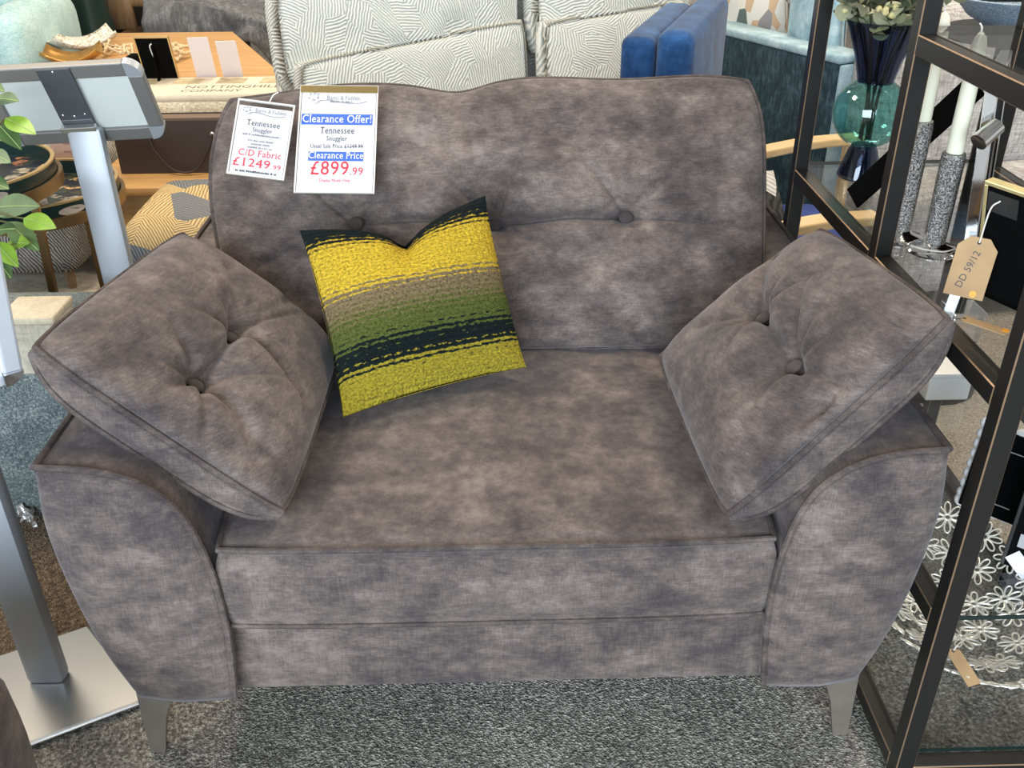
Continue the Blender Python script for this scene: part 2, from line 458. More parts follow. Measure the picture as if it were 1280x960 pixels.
# legs: pressed metal blades
M_LEG = plain('bronze_grey_metal', (0.19, 0.165, 0.135), 0.45, 0.35, var=0.12)
def leg(sg, y0, front):
    x = lambda v: sg * v
    dy = 1 if front else -1
    mb = MB()
    poly = [(0.598, 0.0), (0.573, 0.0), (0.556, 0.085), (0.535, 0.145), (0.49, 0.168), (0.455, 0.196), (0.592, 0.196)]
    M = Matrix(((sg, 0, 0, 0), (0, 0, 1, y0), (0, 1, 0, 0), (0, 0, 0, 1)))
    mb.prism(poly, 0.007, M)
    poly2 = [(0.0, 0.0), (0.022 * dy, 0.0), (0.035 * dy, 0.09), (0.06 * dy, 0.15), (0.12 * dy, 0.196), (0.0, 0.196)]
    M2 = Matrix(((0, 0, 1, sg * 0.589 - (0.007 if sg > 0 else 0)), (1, 0, 0, y0 + (0.007 if front else 0.0)), (0, 1, 0, 0), (0, 0, 0, 1)))
    mb.prism(poly2, 0.007, M2)
    mb.build('leg', M_LEG, sofa)
for sg in (-1, 1):
    leg(sg, 0.055, True); leg(sg, 0.86, False)

# loose arm cushions
def arm_cushion(C4, label, btn, cre, seed, flat):
    C4 = [np.array(p, float) for p in C4]
    base = np.array(C4).mean(0); base[2] = min(p[2] for p in C4)
    nn = np.cross(C4[1] - C4[0], C4[3] - C4[0]); nn /= np.linalg.norm(nn); bd = 0.050
    C4 = [p - nn * bd / 2 for p in C4]     # the corners given are those of the upper seam
    t = thing('arm_cushion', tuple(base), label, 'cushion', 'velvet cushions on the sofa arms')
    kw = dict(seed=seed, noise=0.008, corner=0.030, exp=0.44, under=0.030, bulge=0.25, taper=0.75)
    top0 = pillow('x', C4, bd, 0.072, None, dry=True, **kw)
    bs = [find_st(top0, p) for p in btn]
    cs = [(bs[0], bs[1], 0.018, 0.010)] + [(find_st(top0, a), find_st(top0, b), d, w) for a, b, d, w in cre]
    o, top, sl, nr = pillow('cushion_cover', C4, bd, 0.072, M_VEL, t, N=140, buttons=[(s, u, 0.023, 0.055) for s, u in bs], creases=cs, folds=0.013, **kw)
    for k in (0, 1): MB().tube(sl[k], 0.0046, 7, closed=True).build('piping', M_PIPE, o, smooth=True)
    for s, u in bs:
        p = top(np.array([[s]]), np.array([[u]]))[0, 0]; n = nr(np.array([[s]]), np.array([[u]]))[0, 0]
        button(p + n * 0.017, n, 0.0130, M_BUTTON, o)
    return t, o
LA, LB = PZ(36, 434, 0.77), PZ(228, 290, 0.735); LC = np.array((-0.275, 0.48, 0.545)); LD = PZ(356, 645, 0.525)
arm_cushion([LA, LD, LC, LB], 'velvet button cushion on the sofa arm beside the yellow striped cushion',
            ((308, 394), (262, 457)), [((308, 394), (288, 330), 0.012, 0.016), ((308, 394), (370, 365), 0.010, 0.014), ((262, 457), (315, 540), 0.010, 0.014), ((262, 457), (190, 470), 0.008, 0.02), ((165, 430), (240, 415), 0.006, 0.02), ((305, 590), (340, 560), 0.006, 0.012)], 21, None)
RA, RB = PZ(1192, 398, 0.79), PZ(1026, 286, 0.755); RC = PZ(822, 446, 0.54); RD = PZ(908, 650, 0.525)
arm_cushion([RD, RA, RB, RC], 'velvet button cushion on the sofa arm beside the black metal shelving',
            ((977, 440), (936, 376)), [((936, 376), (960, 310), 0.012, 0.016), ((977, 440), (910, 490), 0.010, 0.014), ((1035, 520), (985, 500), 0.012, 0.012), ((1040, 505), (1020, 530), 0.012, 0.014), ((936, 376), (880, 400), 0.006, 0.02), ((1000, 400), (1100, 360), 0.005, 0.02)], 33, None)

# striped boucle cushion
def stripes():
    t = NT('striped_boucle_yarn'); c = t.n('ShaderNodeTexCoord'); v = c.outputs['UV']
    sp = t.n('ShaderNodeSeparateXYZ'); t.l(v, sp.inputs[0])
    mp = t.n('ShaderNodeMapping'); t.l(v, mp.inputs[0]); mp.inputs['Scale'].default_value = (34, 70, 1)
    nz = t.noise(mp.outputs[0], 1.0, 2)
    mp2 = t.n('ShaderNodeMapping'); t.l(v, mp2.inputs[0]); mp2.inputs['Scale'].default_value = (70, 90, 1)
    nf = t.noise(mp2.outputs[0], 1.0, 3, 0.7)
    rowf = t.math('SINE', t.math('MULTIPLY', sp.outputs[1], 210.0))
    y = t.math('ADD', sp.outputs[1], t.math('ADD', t.math('MULTIPLY', t.math('SUBTRACT', nz, 0.5), 0.17), t.math('MULTIPLY', rowf, 0.030)))
    D = (0.006, 0.013, 0.013); Yl = (0.68, 0.47, 0.04); Tp = (0.235, 0.175, 0.095); G = (0.105, 0.130, 0.028); O = (0.42, 0.33, 0.03)
    col = t.ramp(y, [(0.0, O), (0.10, O), (0.165, (0.38, 0.31, 0.03)), (0.175, D), (0.285, D), (0.295, G), (0.40, G), (0.42, (0.16, 0.15, 0.05)), (0.50, Tp), (0.565, Tp), (0.58, Yl), (0.845, Yl), (0.88, D), (1.0, D)])
    k = t.ramp(nf, [(0.32, (0.42, 0.42, 0.42)), (0.6, (1.35, 1.35, 1.35))])
    col = t.mix(1.0, col, k, 'MULTIPLY')
    t.set(Base_Color=col, Roughness=0.95, Sheen_Weight=0.03); t.b.inputs['Specular IOR Level'].default_value = 0.05
    t.bump(t.math('ADD', nf, t.math('MULTIPLY', rowf, 0.15)), 1.0, 0.012)
    return t.m
M_STR = stripes()
def chop(S, T):
    e = np.clip((1 - S * S) * (1 - T * T), 0, 1)
    w = 0.10 + 0.30 * (1 - T) / 2
    kn = np.random.RandomState(3).uniform(-0.0016, 0.0016, S.shape)     # knots of the yarn
    return kn * np.clip(e * 40, 0, 1) - 0.045 * np.exp(-((S - 0.03) / w) ** 2) * np.clip((T - 0.1) / 0.9, 0, 1) * np.clip(e * 8 + 0.0, 0, 1)
def chop_edge(S, T):
    d = 0.055 * np.clip((T + 0.3) / 1.3, 0, 1) ** 3 * np.exp(-np.abs((S - 0.05) / 0.42) ** 1.15)
    z = np.zeros_like(S)
    return np.stack([z + d * 0.15, -d * 0.35, -d], -1)
YBL, YBR, YTR, YTL = PZ(430, 520, 0.525), PZ(656, 458, 0.530), PZ(605, 243, 0.79), PZ(376, 287, 0.757)
ycu, ytop, _, _ = pillow('striped_cushion', [YBL, YBR, YTR, YTL], 0.004, 0.062, M_STR, None, N=150, seed=5, noise=0.004, corner=-0.01, exp=0.5, edge=chop_edge, extra=chop, brows=2, neck=0.035)
def grid_uv(o, N):
    me = o.data; uv = me.uv_layers.new(name='UVMap'); M = N + 1; n2 = M * M
    loop = [(i, 0) for i in range(N)] + [(N, j) for j in range(N)] + [(i, N) for i in range(N, 0, -1)] + [(0, j) for j in range(N, 0, -1)]
    for l in me.loops:
        v = l.vertex_index
        if v < 2 * n2: w = v % n2; i, j = divmod(w, M)
        else: i, j = loop[(v - 2 * n2) % len(loop)]
        uv.data[l.index].uv = (i / N, j / N)
grid_uv(ycu, 150)
tag(ycu, 'yellow, olive and black striped boucle cushion with a dented top edge', 'cushion')

# ---------------------------------------------------------------- price signs
M_PAPER = plain('white_card', (0.60, 0.60, 0.64), 0.45)
M_INK = plain('grey_ink', (0.04, 0.04, 0.05), 0.6)
M_RED = plain('red_ink', (0.62, 0.02, 0.04), 0.6)
M_BLUE = plain('blue_ink', (0.035, 0.11, 0.50), 0.6)
M_WINK = plain('white_ink', (0.80, 0.80, 0.85), 0.6)
M_PALE = plain('pale_grey_ink', (0.20, 0.19, 0.20), 0.6)
def clear(name, tint, gl=0.06, rough=0.03):
    t = NT(name); nt = t.t
    tr = t.n('ShaderNodeBsdfTransparent'); tr.inputs[0].default_value = (*tint, 1)
    gs = t.n('ShaderNodeBsdfGlossy'); gs.inputs['Roughness'].default_value = rough
    fr = t.n('ShaderNodeLayerWeight')
    mx = t.n('ShaderNodeMixShader'); k = t.math('ADD', t.math('MULTIPLY', t.math('POWER', fr.outputs['Facing'], 5.0), 0.9), 0.035 + gl * 0.1)
    t.l(k, mx.inputs[0]); t.l(tr.outputs[0], mx.inputs[1]); t.l(gs.outputs[0], mx.inputs[2])
    t.l(mx.outputs[0], nt.nodes['Material Output'].inputs[0]); nt.nodes.remove(t.b)
    return t.m
M_ACRYL = clear('clear_plastic', (0.95, 0.95, 0.95))
# serif capitals and figures are drawn with Blender's own font and given slab serifs by thin bars
def text_mesh(txt, size, M, align='CENTER', x=0.0, y=0.0, sx=1.0, z=0.0, fit=None, serif=False):
    c = bpy.data.curves.new('t', 'FONT'); c.body = txt; c.size = size; c.align_x = align; c.resolution_u = 3
    if serif: c.space_character = 1.06
    o = bpy.data.objects.new('t', c); COL.objects.link(o)
    dg = bpy.context.evaluated_depsgraph_get(); dg.update()
    me = bpy.data.meshes.new_from_object(o.evaluated_get(dg))
    V = [[v.co.x, v.co.y, 0.0] for v in me.vertices]; F = [list(p.vertices) for p in me.polygons]
    if serif:
        cnt = {}
        for f in F:
            for a, b in zip(f, f[1:] + f[:1]): cnt[(min(a, b), max(a, b))] = cnt.get((min(a, b), max(a, b)), 0) + 1
        for (a, b), k in list(cnt.items()):
            if k != 1: continue
            p, q = V[a], V[b]; L = abs(p[0] - q[0])
            if abs(p[1] - q[1]) > 0.004 * size or not 0.03 * size < L < 0.13 * size: continue
            base = abs(p[1]) < 0.03 * size; topl = p[1] > 0.38 * size
            if not (base or topl): continue
            m = (p[0] + q[0]) / 2; w = L * 1.15; h = 0.035 * size; y0 = p[1] if base else p[1] - h; n = len(V)
            V += [[m - w, y0, 0], [m + w, y0, 0], [m + w, y0 + h, 0], [m - w, y0 + h, 0]]; F.append([n, n + 1, n + 2, n + 3])
    bpy.data.objects.remove(o); bpy.data.curves.remove(c); bpy.data.meshes.remove(me)
    A = np.array(V).reshape(-1, 3)
    if fit:
        lo, hi = A[:, 0].min(), A[:, 0].max(); sx = fit / (hi - lo); A[:, 0] -= (lo + hi) / 2
    A[:, 0] = A[:, 0] * sx + x; A[:, 1] += y; A[:, 2] = z
    A = A @ np.array(M.to_3x3()).T + np.array(M.translation)
    return A.tolist(), F
def sign(corners, label, lines, bands, header, clear_top, swirl=True):
    BL, BR, TR, TL = [np.array(c, float) for c in corners]
    M = frame_M(BL, BR - BL, TL - BL); W = np.linalg.norm(BR - BL); H = np.linalg.norm(TL - BL)
    t = thing('price_sign', tuple(BL), label, 'price sign', 'price signs on the sofa back')
    MB().box((0.004, 0.004, -0.0006), (W - 0.004, H - clear_top, 0.0006), 0, M).build('card', M_PAPER, t)
    MB().box((0, 0, -0.0016), (W, H, -0.0008), 0, M).build('sleeve_back', M_ACRYL, t)
    mb = MB()
    for a, b in (((0, 0), (W, 0.003)), ((0, H - 0.003), (W, H)), ((0, 0.003), (0.003, H - 0.003)), ((W - 0.003, 0.003), (W, H - 0.003))):
        mb.box((a[0], a[1], -0.002), (b[0], b[1], 0.002), 0, M)
    mb.build('sleeve_rim', plain('clear_rim', (0.62, 0.60, 0.56), 0.15), t)
    for (txt, yy, size, mat, sx, dx) in lines:
        if txt.startswith('#'):
            mb = MB(); x = W / 2 + (dx - sx / 2) * W; rng = random.Random(txt + str(yy)); end = W / 2 + (dx + sx / 2) * W
            while x < end:
                w = size * H * rng.uniform(0.25, 0.5); w = min(w, end - x) 
                mb.box((x, yy * H, 0.0010), (x + w, yy * H + size * H * rng.uniform(0.35, 0.6), 0.0014), 0, M); x += w + size * H * rng.choice((0.12, 0.12, 0.4))
            tag(mb.build('tiny_print', mat, t), None, None, kind='stuff'); continue
        V, F = text_mesh(txt, size * H, M, 'CENTER', W / 2 + dx * W, yy * H, 1, 0.0014, fit=sx * W, serif=size > 0.05)
        MB().add(V, F).build('printed_line', mat, t)
    for (y0, y1, x0, x1) in bands:
        MB().box((x0 * W, y0 * H, 0.0006), (x1 * W, y1 * H, 0.0010), 0, M).build('blue_band', M_BLUE, t)
    if swirl:
        mb = MB(); rng = random.Random(3)
        for i in range(9):
            a = i * 0.8; r = 0.02 + 0.045 * rng.random()
            cx, cy = 0.19 * W + math.cos(a) * r * W * 1.4, (header + 0.005) * H + math.sin(a) * r * H
            mb.tube([tuple(M @ Vector((cx + 0.012 * W * math.cos(q), cy + 0.009 * H * math.sin(q), 0.0012))) for q in np.linspace(0, 5.5, 7)], 0.0004, 4)
        pts = [(0.20, -0.055), (0.27, -0.02), (0.40, -0.018), (0.58, -0.04), (0.75, -0.042), (0.86, -0.025)]
        mb.tube([tuple(M @ Vector((p[0] * W, (header + p[1]) * H, 0.0012))) for p in cr(pts, 5)], 0.0005, 4)
        mb.build('flourish', M_PALE, t)
    return t, M, W, H
def face(px, ys):  # four corners BL BR TR TL with their y
    return [PY(u, v, y) for (u, v), y in zip(px, ys)]
s1, M1, W1, H1 = sign(face([(367, 241), (468, 242), (465, 109), (366, 107)], (0.628, 0.628, 0.79, 0.79)),
     'larger white clearance sign reading 899.99 in red with blue bands', [
    ('Burns & Fadden', 0.862, 0.062, M_PALE, 0.42, 0.06), ('#', 0.838, 0.026, M_PALE, 0.30, 0.04),
    ('Clearance Offer!', 0.648, 0.104, M_WINK, 0.87, -0.01), ('Tennessee', 0.545, 0.088, M_INK, 0.43, 0.0),
    ('Snuggler', 0.478, 0.062, M_INK, 0.26, 0.0), ('Usual Sale Price £1249.99', 0.41, 0.054, M_INK, 0.66, 0.0), ('—', 0.41, 0.050, M_INK, 0.24, 0.22),
    ('Clearance Price', 0.312, 0.090, M_WINK, 0.68, 0.0), ('£899', 0.165, 0.178, M_RED, 0.47, -0.07), ('.99', 0.165, 0.098, M_RED, 0.16, 0.265),
    ('Display Model Only', 0.10, 0.040, M_RED, 0.38, 0.0)],
    [(0.628, 0.728, 0.04, 0.94), (0.292, 0.376, 0.155, 0.845)], 0.875, 0.012)
s2, M2, W2, H2 = sign(face([(283, 217), (355, 226), (366, 135), (299, 123)], (0.655, 0.650, 0.735, 0.745)),
     'smaller tilted white price card reading 1249.99 in red', [
    ('Burns & Fadden', 0.845, 0.075, M_PALE, 0.54, 0.10), ('Tennessee', 0.665, 0.108, M_INK, 0.58, 0.0), ('Snuggler', 0.585, 0.082, M_INK, 0.34, 0.0),
    ('#', 0.535, 0.040, M_PALE, 0.66, 0.0), ('#', 0.46, 0.038, M_PALE, 0.44, 0.0), ('#', 0.415, 0.038, M_PALE, 0.32, 0.0), ('#', 0.37, 0.038, M_PALE, 0.42, 0.0),
    ('C/D Fabric', 0.265, 0.120, M_RED, 0.74, 0.02), ('£1249', 0.125, 0.155, M_RED, 0.64, -0.10), ('.99', 0.125, 0.085, M_RED, 0.16, 0.33), ('#', 0.05, 0.044, M_INK, 0.72, 0.0)],
    [], 0.855, 0.012)
# gold foil strip above the clearance card, plastic tag through the other one
MB().box((0.001, H1 * 0.93, 0.0008), (W1 - 0.001, H1 * 0.995, 0.0024), 0, M1).build('gold_header', plain('gold_foil', (0.62, 0.46, 0.20), 0.25, 0.9), s1)
MB().tube([tuple(M2 @ Vector((W2 * 0.55, H2 * 1.005, 0.002))), tuple(M2 @ Vector((W2 * 0.60, H2 * 1.09, 0.004))), tuple(M2 @ Vector((W2 * 0.66, H2 * 1.15, -0.002)))], 0.0012, 6).build('plastic_tag_loop', plain('clear_tag', (0.75, 0.74, 0.72), 0.2), s2)

# ---------------------------------------------------------------- black shelving unit
M_BLACK = plain('black_lacquered_steel', (0.016, 0.015, 0.014), 0.35, 0.3)
M_RUB = plain('rubbed_bronze_edge', (0.36, 0.24, 0.15), 0.4, 0.7)
M_GLASS = clear('shelf_glass', (0.975, 0.985, 0.98), 0.12, 0.02)
M_GEDGE = plain('green_glass_edge', (0.010, 0.022, 0.020), 0.15)
def rub(o):
    o.data.materials.append(M_RUB)
    for p in o.data.polygons:
        if max(abs(x) for x in p.normal) < 0.95: p.material_index = 1
    return o
SX0, SX1 = 0.648, 1.055; SY = (-0.038, 0.42, 0.89); LV = (0.036, 0.352, 0.728, 1.078); PW = 0.029
shelf = thing('shelving_unit', (0.85, 0.43, 0), 'tall black metal shelving unit with clear glass shelves and rubbed bronze edges', 'shelf')
for x in (SX0, SX1):
    for y in SY: rub(MB().box((x - PW / 2, y - PW / 2, 0), (x + PW / 2, y + PW / 2, 1.62), 0.0016, seg=1).build('post', M_BLACK, shelf))
    for z in LV + (1.60,):
        for y0, y1 in zip(SY[:-1], SY[1:]):
            if z == LV[3] and y0 > 0.2: continue
            rub(MB().box((x - PW / 2, y0 + PW / 2, z - PW / 2), (x + PW / 2, y1 - PW / 2, z + PW / 2), 0.0016, seg=1).build('side_rail', M_BLACK, shelf))
for z, ys in ((LV[0], (SY[0], SY[2])), (1.60, SY)):
    for y in ys: rub(MB().box((SX0 + PW / 2, y - PW / 2, z - PW / 2), (SX1 - PW / 2, y + PW / 2, z + PW / 2), 0.0016, seg=1).build('cross_rail', M_BLACK, shelf))
GT = 0.007
def glass(z, y0, y1):
    a, b = SX0 + 0.006, SX1 - 0.006; zz = z + PW / 2
    g = MB().box((a, y0, zz), (b, y1, zz + GT)).build('glass_shelf', M_GLASS, shelf)
    for p, q in ((y0 - 0.0012, y0), (y1, y1 + 0.0012)): MB().box((a, p, zz), (b, q, zz + GT)).build('glass_edge', M_GEDGE, g)
glass(LV[0], SY[0] + 0.016, SY[2] - 0.016); glass(LV[1], SY[0] - 0.01, SY[2]); glass(LV[2], SY[0] + 0.016, SY[2] + 0.012); glass(LV[3], SY[0] + 0.016, SY[1] + 0.012)
ZT = [z + PW / 2 + GT for z in LV]     # upper faces of the glass

# silver wire flower bowl on the lowest shelf
M_SILV = plain('silver_wire', (0.80, 0.77, 0.69), 0.35, 0.35)
M_CHROME = plain('polished_chrome', (0.75, 0.76, 0.78), 0.08, 1.0)
def flower_bowl():
    c = np.array((0.852, 0.285, ZT[0])); Rr = 0.19
    t = thing('wire_flower_bowl', tuple(c), 'wide silver bowl of looped wire flowers on the lowest glass shelf', 'bowl')
    mb = MB()
    for k in range(8):
        a0 = 2 * math.pi * k / 8
        pts = []
        for q in np.linspace(0, 2 * math.pi, 12, endpoint=False):
            rr = 0.0195 - 0.0135 * math.cos(q); w = 0.0068 * math.sin(q) * (0.55 + 0.45 * (rr / 0.033))
            pts.append((rr * math.cos(a0) - w * math.sin(a0), rr * math.sin(a0) + w * math.cos(a0), 0.001))
        mb.tube(pts, 0.0017, 5, closed=True)
    mb.tube([(0.0065 * math.cos(q), 0.0065 * math.sin(q), 0.001) for q in np.linspace(0, 6.283, 10, endpoint=False)], 0.0024, 5, closed=True)
    first = None; rng = random.Random(8)
    rings = [(0.0, 1), (0.055, 7), (0.108, 14), (0.160, 20)]
    for r, n in rings:
        for k in range(n):
            a = 2 * math.pi * (k + 0.5 * rng.random()) / n
            zz = 0.012 + 0.07 * (r / 0.18) ** 2.6; slope = math.atan(0.07 * 2.6 * (r / 0.18) ** 1.6 / 0.18)
            M = Matrix.Translation((r * math.cos(a), 1.5 * r * math.sin(a), zz)) @ Matrix.Rotation(a, 4, 'Z') @ Matrix.Rotation(-slope, 4, 'Y') @ Matrix.Rotation(rng.random() * 6, 4, 'Z')
            if first is None:
                o = mb.build('wire_flower', M_SILV, None, smooth=True, base=(0, 0, 0)); first = o
            else:
                o = bpy.data.objects.new('wire_flower', first.data); COL.objects.link(o)
            o.parent = t; o.location = (0, 0, 0); o.matrix_local = M
    mb = MB().tube([(c[0] + 0.07 * math.cos(q), c[1] + 0.07 * math.sin(q), c[2] + 0.0045) for q in np.linspace(0, 6.283, 24, endpoint=False)], 0.004, 6, closed=True)
    mb.build('foot_ring', M_SILV, t, smooth=True)
flower_bowl()
M_KRAFT = plain('kraft_card', (0.42, 0.27, 0.135), 0.8, var=0.08)
M_STRING = plain('white_string', (0.72, 0.68, 0.60), 0.9)
def kraft_tag(p_top, p_bot, wid, label, txt=None, string=None, dot=False, group=None, side=None):
    """a luggage tag from the hole end to the far end, width vector given"""
    a = np.array(p_top, float); b = np.array(p_bot, float); s = np.array(wid, float)
    W = np.linalg.norm(s); L = np.linalg.norm(b - a)
    M = frame_M(a, s, a - b)
    t = thing('kraft_tag', tuple(np.minimum(a, b)), label, 'tag', group)
    MB().prism([(-W / 2, -L), (W / 2, -L), (W / 2, -W * 0.28), (W * 0.25, 0), (-W * 0.25, 0), (-W / 2, -W * 0.28)], 0.0012, M).build('card', M_KRAFT, t)
    if txt:
        Mr = M @ xf((W * 0.0, -L * 0.55, 0.0016)) @ Matrix.Rotation(txt[2], 4, 'Z')
        V, F = text_mesh(txt[0], txt[1], Mr); MB().add(V, F).build('handwriting', M_INK, t)
    if dot: MB().prism([(W * 0.22 + 0.005 * math.cos(q), -L * 0.92 + 0.005 * math.sin(q)) for q in np.linspace(0, 6.28, 12, endpoint=False)], 0.0018, M).build('orange_sticker', plain('orange_dot', (0.85, 0.35, 0.02), 0.5), t)
    MB().ell((0, -W * 0.14, 0.0012), (0.0028, 0.0028, 0.0006), 10, 6, M).build('punched_hole', plain('hole_dark', (0.05, 0.04, 0.03), 0.9), t)
    if string is not None:
        MB().tube(cr([tuple(M @ Vector((0, -W * 0.14, 0.0025)))] + [tuple(q) for q in string], 6), 0.0011, 5).build('string', M_STRING, t, smooth=True)
    return t
def on(px, z): return PZ(px[0], px[1], z)
kb = PZ(1172, 850, ZT[0] + 0.075)
kraft_tag(PZ(1190, 812, 0.155), PZ(1174, 852, 0.135), (0.022, 0.004, 0.004), 'small kraft tag tied to the wire flower bowl', string=[PZ(1197, 806, 0.165), PZ(1205, 800, 0.15)])

# glass vase with eucalyptus
def vase():
    c = PZ(1061, 212, ZT[2]); c = np.array((c[0] + 0.004, 0.80, ZT[2]))
    t = thing('glass_vase', tuple(c), 'tall teal and navy glass vase with a round belly on the glass shelf', 'vase')
    navy = clear('navy_glass', (0.36, 0.42, 0.55), 0.3, 0.03); teal = clear('teal_glass', (0.66, 0.86, 0.85), 0.3, 0.03)
    MB().lathe([(0.040, 0.0), (0.043, 0.004), (0.028, 0.056), (0.022, 0.066), (0.019, 0.066), (0.025, 0.052), (0.038, 0.006)], c, 32).build('foot', navy, t, smooth=True)
    prof = [(0.021 + 0.0, 0.0665)] + [(0.071 * math.sin(a), 0.128 - 0.068 * math.cos(a)) for a in np.linspace(0.42, 2.62, 14)]
    inn = [(r - 0.003, z) for r, z in prof][::-1]
    MB().lathe(prof + inn, c, 36).build('belly', teal, t, smooth=True)
    MB().lathe([(0.033, 0.186), (0.044, 0.23), (0.072, 0.30), (0.0695, 0.30), (0.041, 0.23), (0.030, 0.188)], c, 36).build('funnel_neck', navy, t, smooth=True)
    # stems and leaves
    e = thing('eucalyptus_spray', tuple(c + np.array((0, 0, 0.07))), 'spray of artificial eucalyptus with pale round leaves in the glass vase', 'plant')
    rng = random.Random(4)
    M_ST = plain('brown_stem', (0.045, 0.035, 0.02), 0.7); leafm = [plain('eucalyptus_leaf_%s' % n, col, 0.55, var=0.2) for n, col in (('sage', (0.20, 0.22, 0.12)), ('pale', (0.36, 0.36, 0.22)), ('deep', (0.055, 0.075, 0.045)))]
    lm = []
    for m in leafm:
        mb = MB(); V = [(0, 0, 0)]; n = 12
        for k in range(n):
            q = 2 * math.pi * k / n; V.append((0.019 * math.cos(q) * (1 + 0.12 * math.cos(q)) + 0.019, 0.0165 * math.sin(q), 0.003 * math.cos(2 * q) - 0.002))
        V[0] = (0.019, 0, 0.004); mb.add(V, [(0, 1 + k, 1 + (k + 1) % n) for k in range(n)])
        o = mb.build('leaf', m, None, smooth=True, base=(0, 0, 0)); o.data.name = 'leaf'; lm.append(o)
    used = [False] * 3
    def leaf(P, dirv):
        i = rng.choice((0, 0, 1, 1, 2))
        if not used[i]: o = lm[i]; used[i] = True
        else: o = bpy.data.objects.new('leaf', lm[i].data); COL.objects.link(o)
        o.parent = e
        q = Vector(dirv).normalized().to_track_quat('X', 'Z').to_matrix().to_4x4()
        s = 0.75 + 0.5 * rng.random()
        o.matrix_local = Matrix.Translation(Vector(P) - Vector(ORG[e.name])) @ q @ Matrix.Rotation(rng.uniform(-1.2, 1.2), 4, 'X') @ Matrix.Scale(s, 4)
    for k in range(13):
        a = 2 * math.pi * k / 13 + rng.uniform(-.2, .2); lean = rng.uniform(0.05, 0.13)
        p0 = c + np.array((rng.uniform(-.01, .01), rng.uniform(-.01, .01), 0.075)); p1 = c + np.array((0.015 * math.cos(a), 0.015 * math.sin(a), 0.19))
        p2 = c + np.array((0.05 * math.cos(a), 0.05 * math.sin(a), 0.30)); p3 = c + np.array((lean * math.cos(a), lean * math.sin(a), 0.325 + rng.uniform(0, .10)))
        pts = cr([p0, p1, p2, p3], 6)
        MB().tube(pts, 0.0018, 5).build('stem', M_ST, e, smooth=True)
        for i in range(11):
            p = p2 * (1 - i / 10) + p3 * (i / 10) + np.array((0.012 * rng.uniform(-1, 1), 0.012 * rng.uniform(-1, 1), rng.uniform(-.02, .02))); b = rng.uniform(0, 6.28)
            leaf(p, (math.cos(b), math.sin(b), rng.uniform(-.4, .7)))
    for i in range(7):
        a = rng.uniform(0, 6.28); p = c + np.array((0.075 * math.cos(a), 0.075 * math.sin(a), 0.315 + rng.uniform(-.01, .05)))
        mb = MB()
        for j in range(7): mb.ell(p + np.array([rng.uniform(-.012, .012) for _ in range(3)]), (0.006, 0.006, 0.006), 7, 5)
        mb.build('blossom', plain('cream_blossom', (0.60, 0.52, 0.25), 0.8), e, smooth=True)
    for o, u in zip(lm, used):
        if not u: bpy.data.objects.remove(o)
vase()

# candlesticks
def glitter():
    t = NT('silver_glitter'); v = t.coord(); f = t.noise(v, 420, 2, 0.8)
    t.set(Base_Color=t.ramp(f, [(0.38, (0.06, 0.06, 0.06)), (0.5, (0.30, 0.29, 0.27)), (0.66, (0.9, 0.88, 0.84))]), Metallic=0.9, Roughness=0.3); t.bump(f, 1.0, 0.003); return t.m
M_GLIT = glitter(); M_WAX = plain('ivory_wax', (0.78, 0.76, 0.60), 0.45, Subsurface_Weight=0.1)
def candlestick(c, tube_h, label_s, label_c, candle_top, lean=0.0):
    t = thing('candlestick', tuple(c), label_s, 'candlestick', 'glitter candlesticks')
    MB().lathe([(0.040, 0.0), (0.041, 0.003), (0.036, 0.008), (0.020, 0.013), (0.014, 0.020)], c, 32).build('base', M_CHROME, t, smooth=True)
    MB().lathe([(0.0165, 0.014), (0.0175, 0.03), (0.0185, tube_h - 0.01), (0.0175, tube_h), (0.012, tube_h)], c, 24).build('glitter_stem', M_GLIT, t, smooth=True)
    k = thing('candle', (c[0], c[1], c[2] + tube_h), label_c, 'candle', 'ivory dinner candles')
    h = candle_top - tube_h
    n0 = len(bpy.data.meshes)
    MB().lathe([(0.0125, 0.0005), (0.0135, 0.004), (0.0115, h - 0.02), (0.008, h - 0.006), (0.002, h)], (c[0], c[1], c[2] + tube_h), 20).build('wax', M_WAX, k, smooth=True)
    MB().tube([(c[0], c[1], c[2] + candle_top - 0.002), (c[0] - 0.002, c[1], c[2] + candle_top + 0.008), (c[0] - 0.006, c[1], c[2] + candle_top + 0.013)], 0.0014, 5).build('wick', plain('wick', (0.7, 0.67, 0.6), 0.9), k)
c1 = PZ(1165, 314, ZT[2]); c2 = PZ(1128, 303, ZT[2])
candlestick(c1, 0.165, 'silver glitter candlestick with a loose string tied at its base', 'ivory candle in the string-tied candlestick', 0.345)
candlestick((c2[0], c2[1] + 0.02, ZT[2]), 0.20, 'silver glitter candlestick beside the middle shelf post', 'ivory candle in the candlestick beside the shelf post', 0.365)
st = MB().tube(cr([c1 + np.array((-0.040, -0.005, 0.013)), c1 + np.array((-0.028, -0.024, 0.014)), c1 + np.array((0, -0.034, 0.013)), c1 + np.array((0.02, -0.03, 0.015)), c1 + np.array((0.038, -0.012, 0.01))], 6), 0.0013, 5).build('loose_string', M_STRING, None, smooth=True)
tag(st, 'white string looped round the foot of a candlestick', 'string')
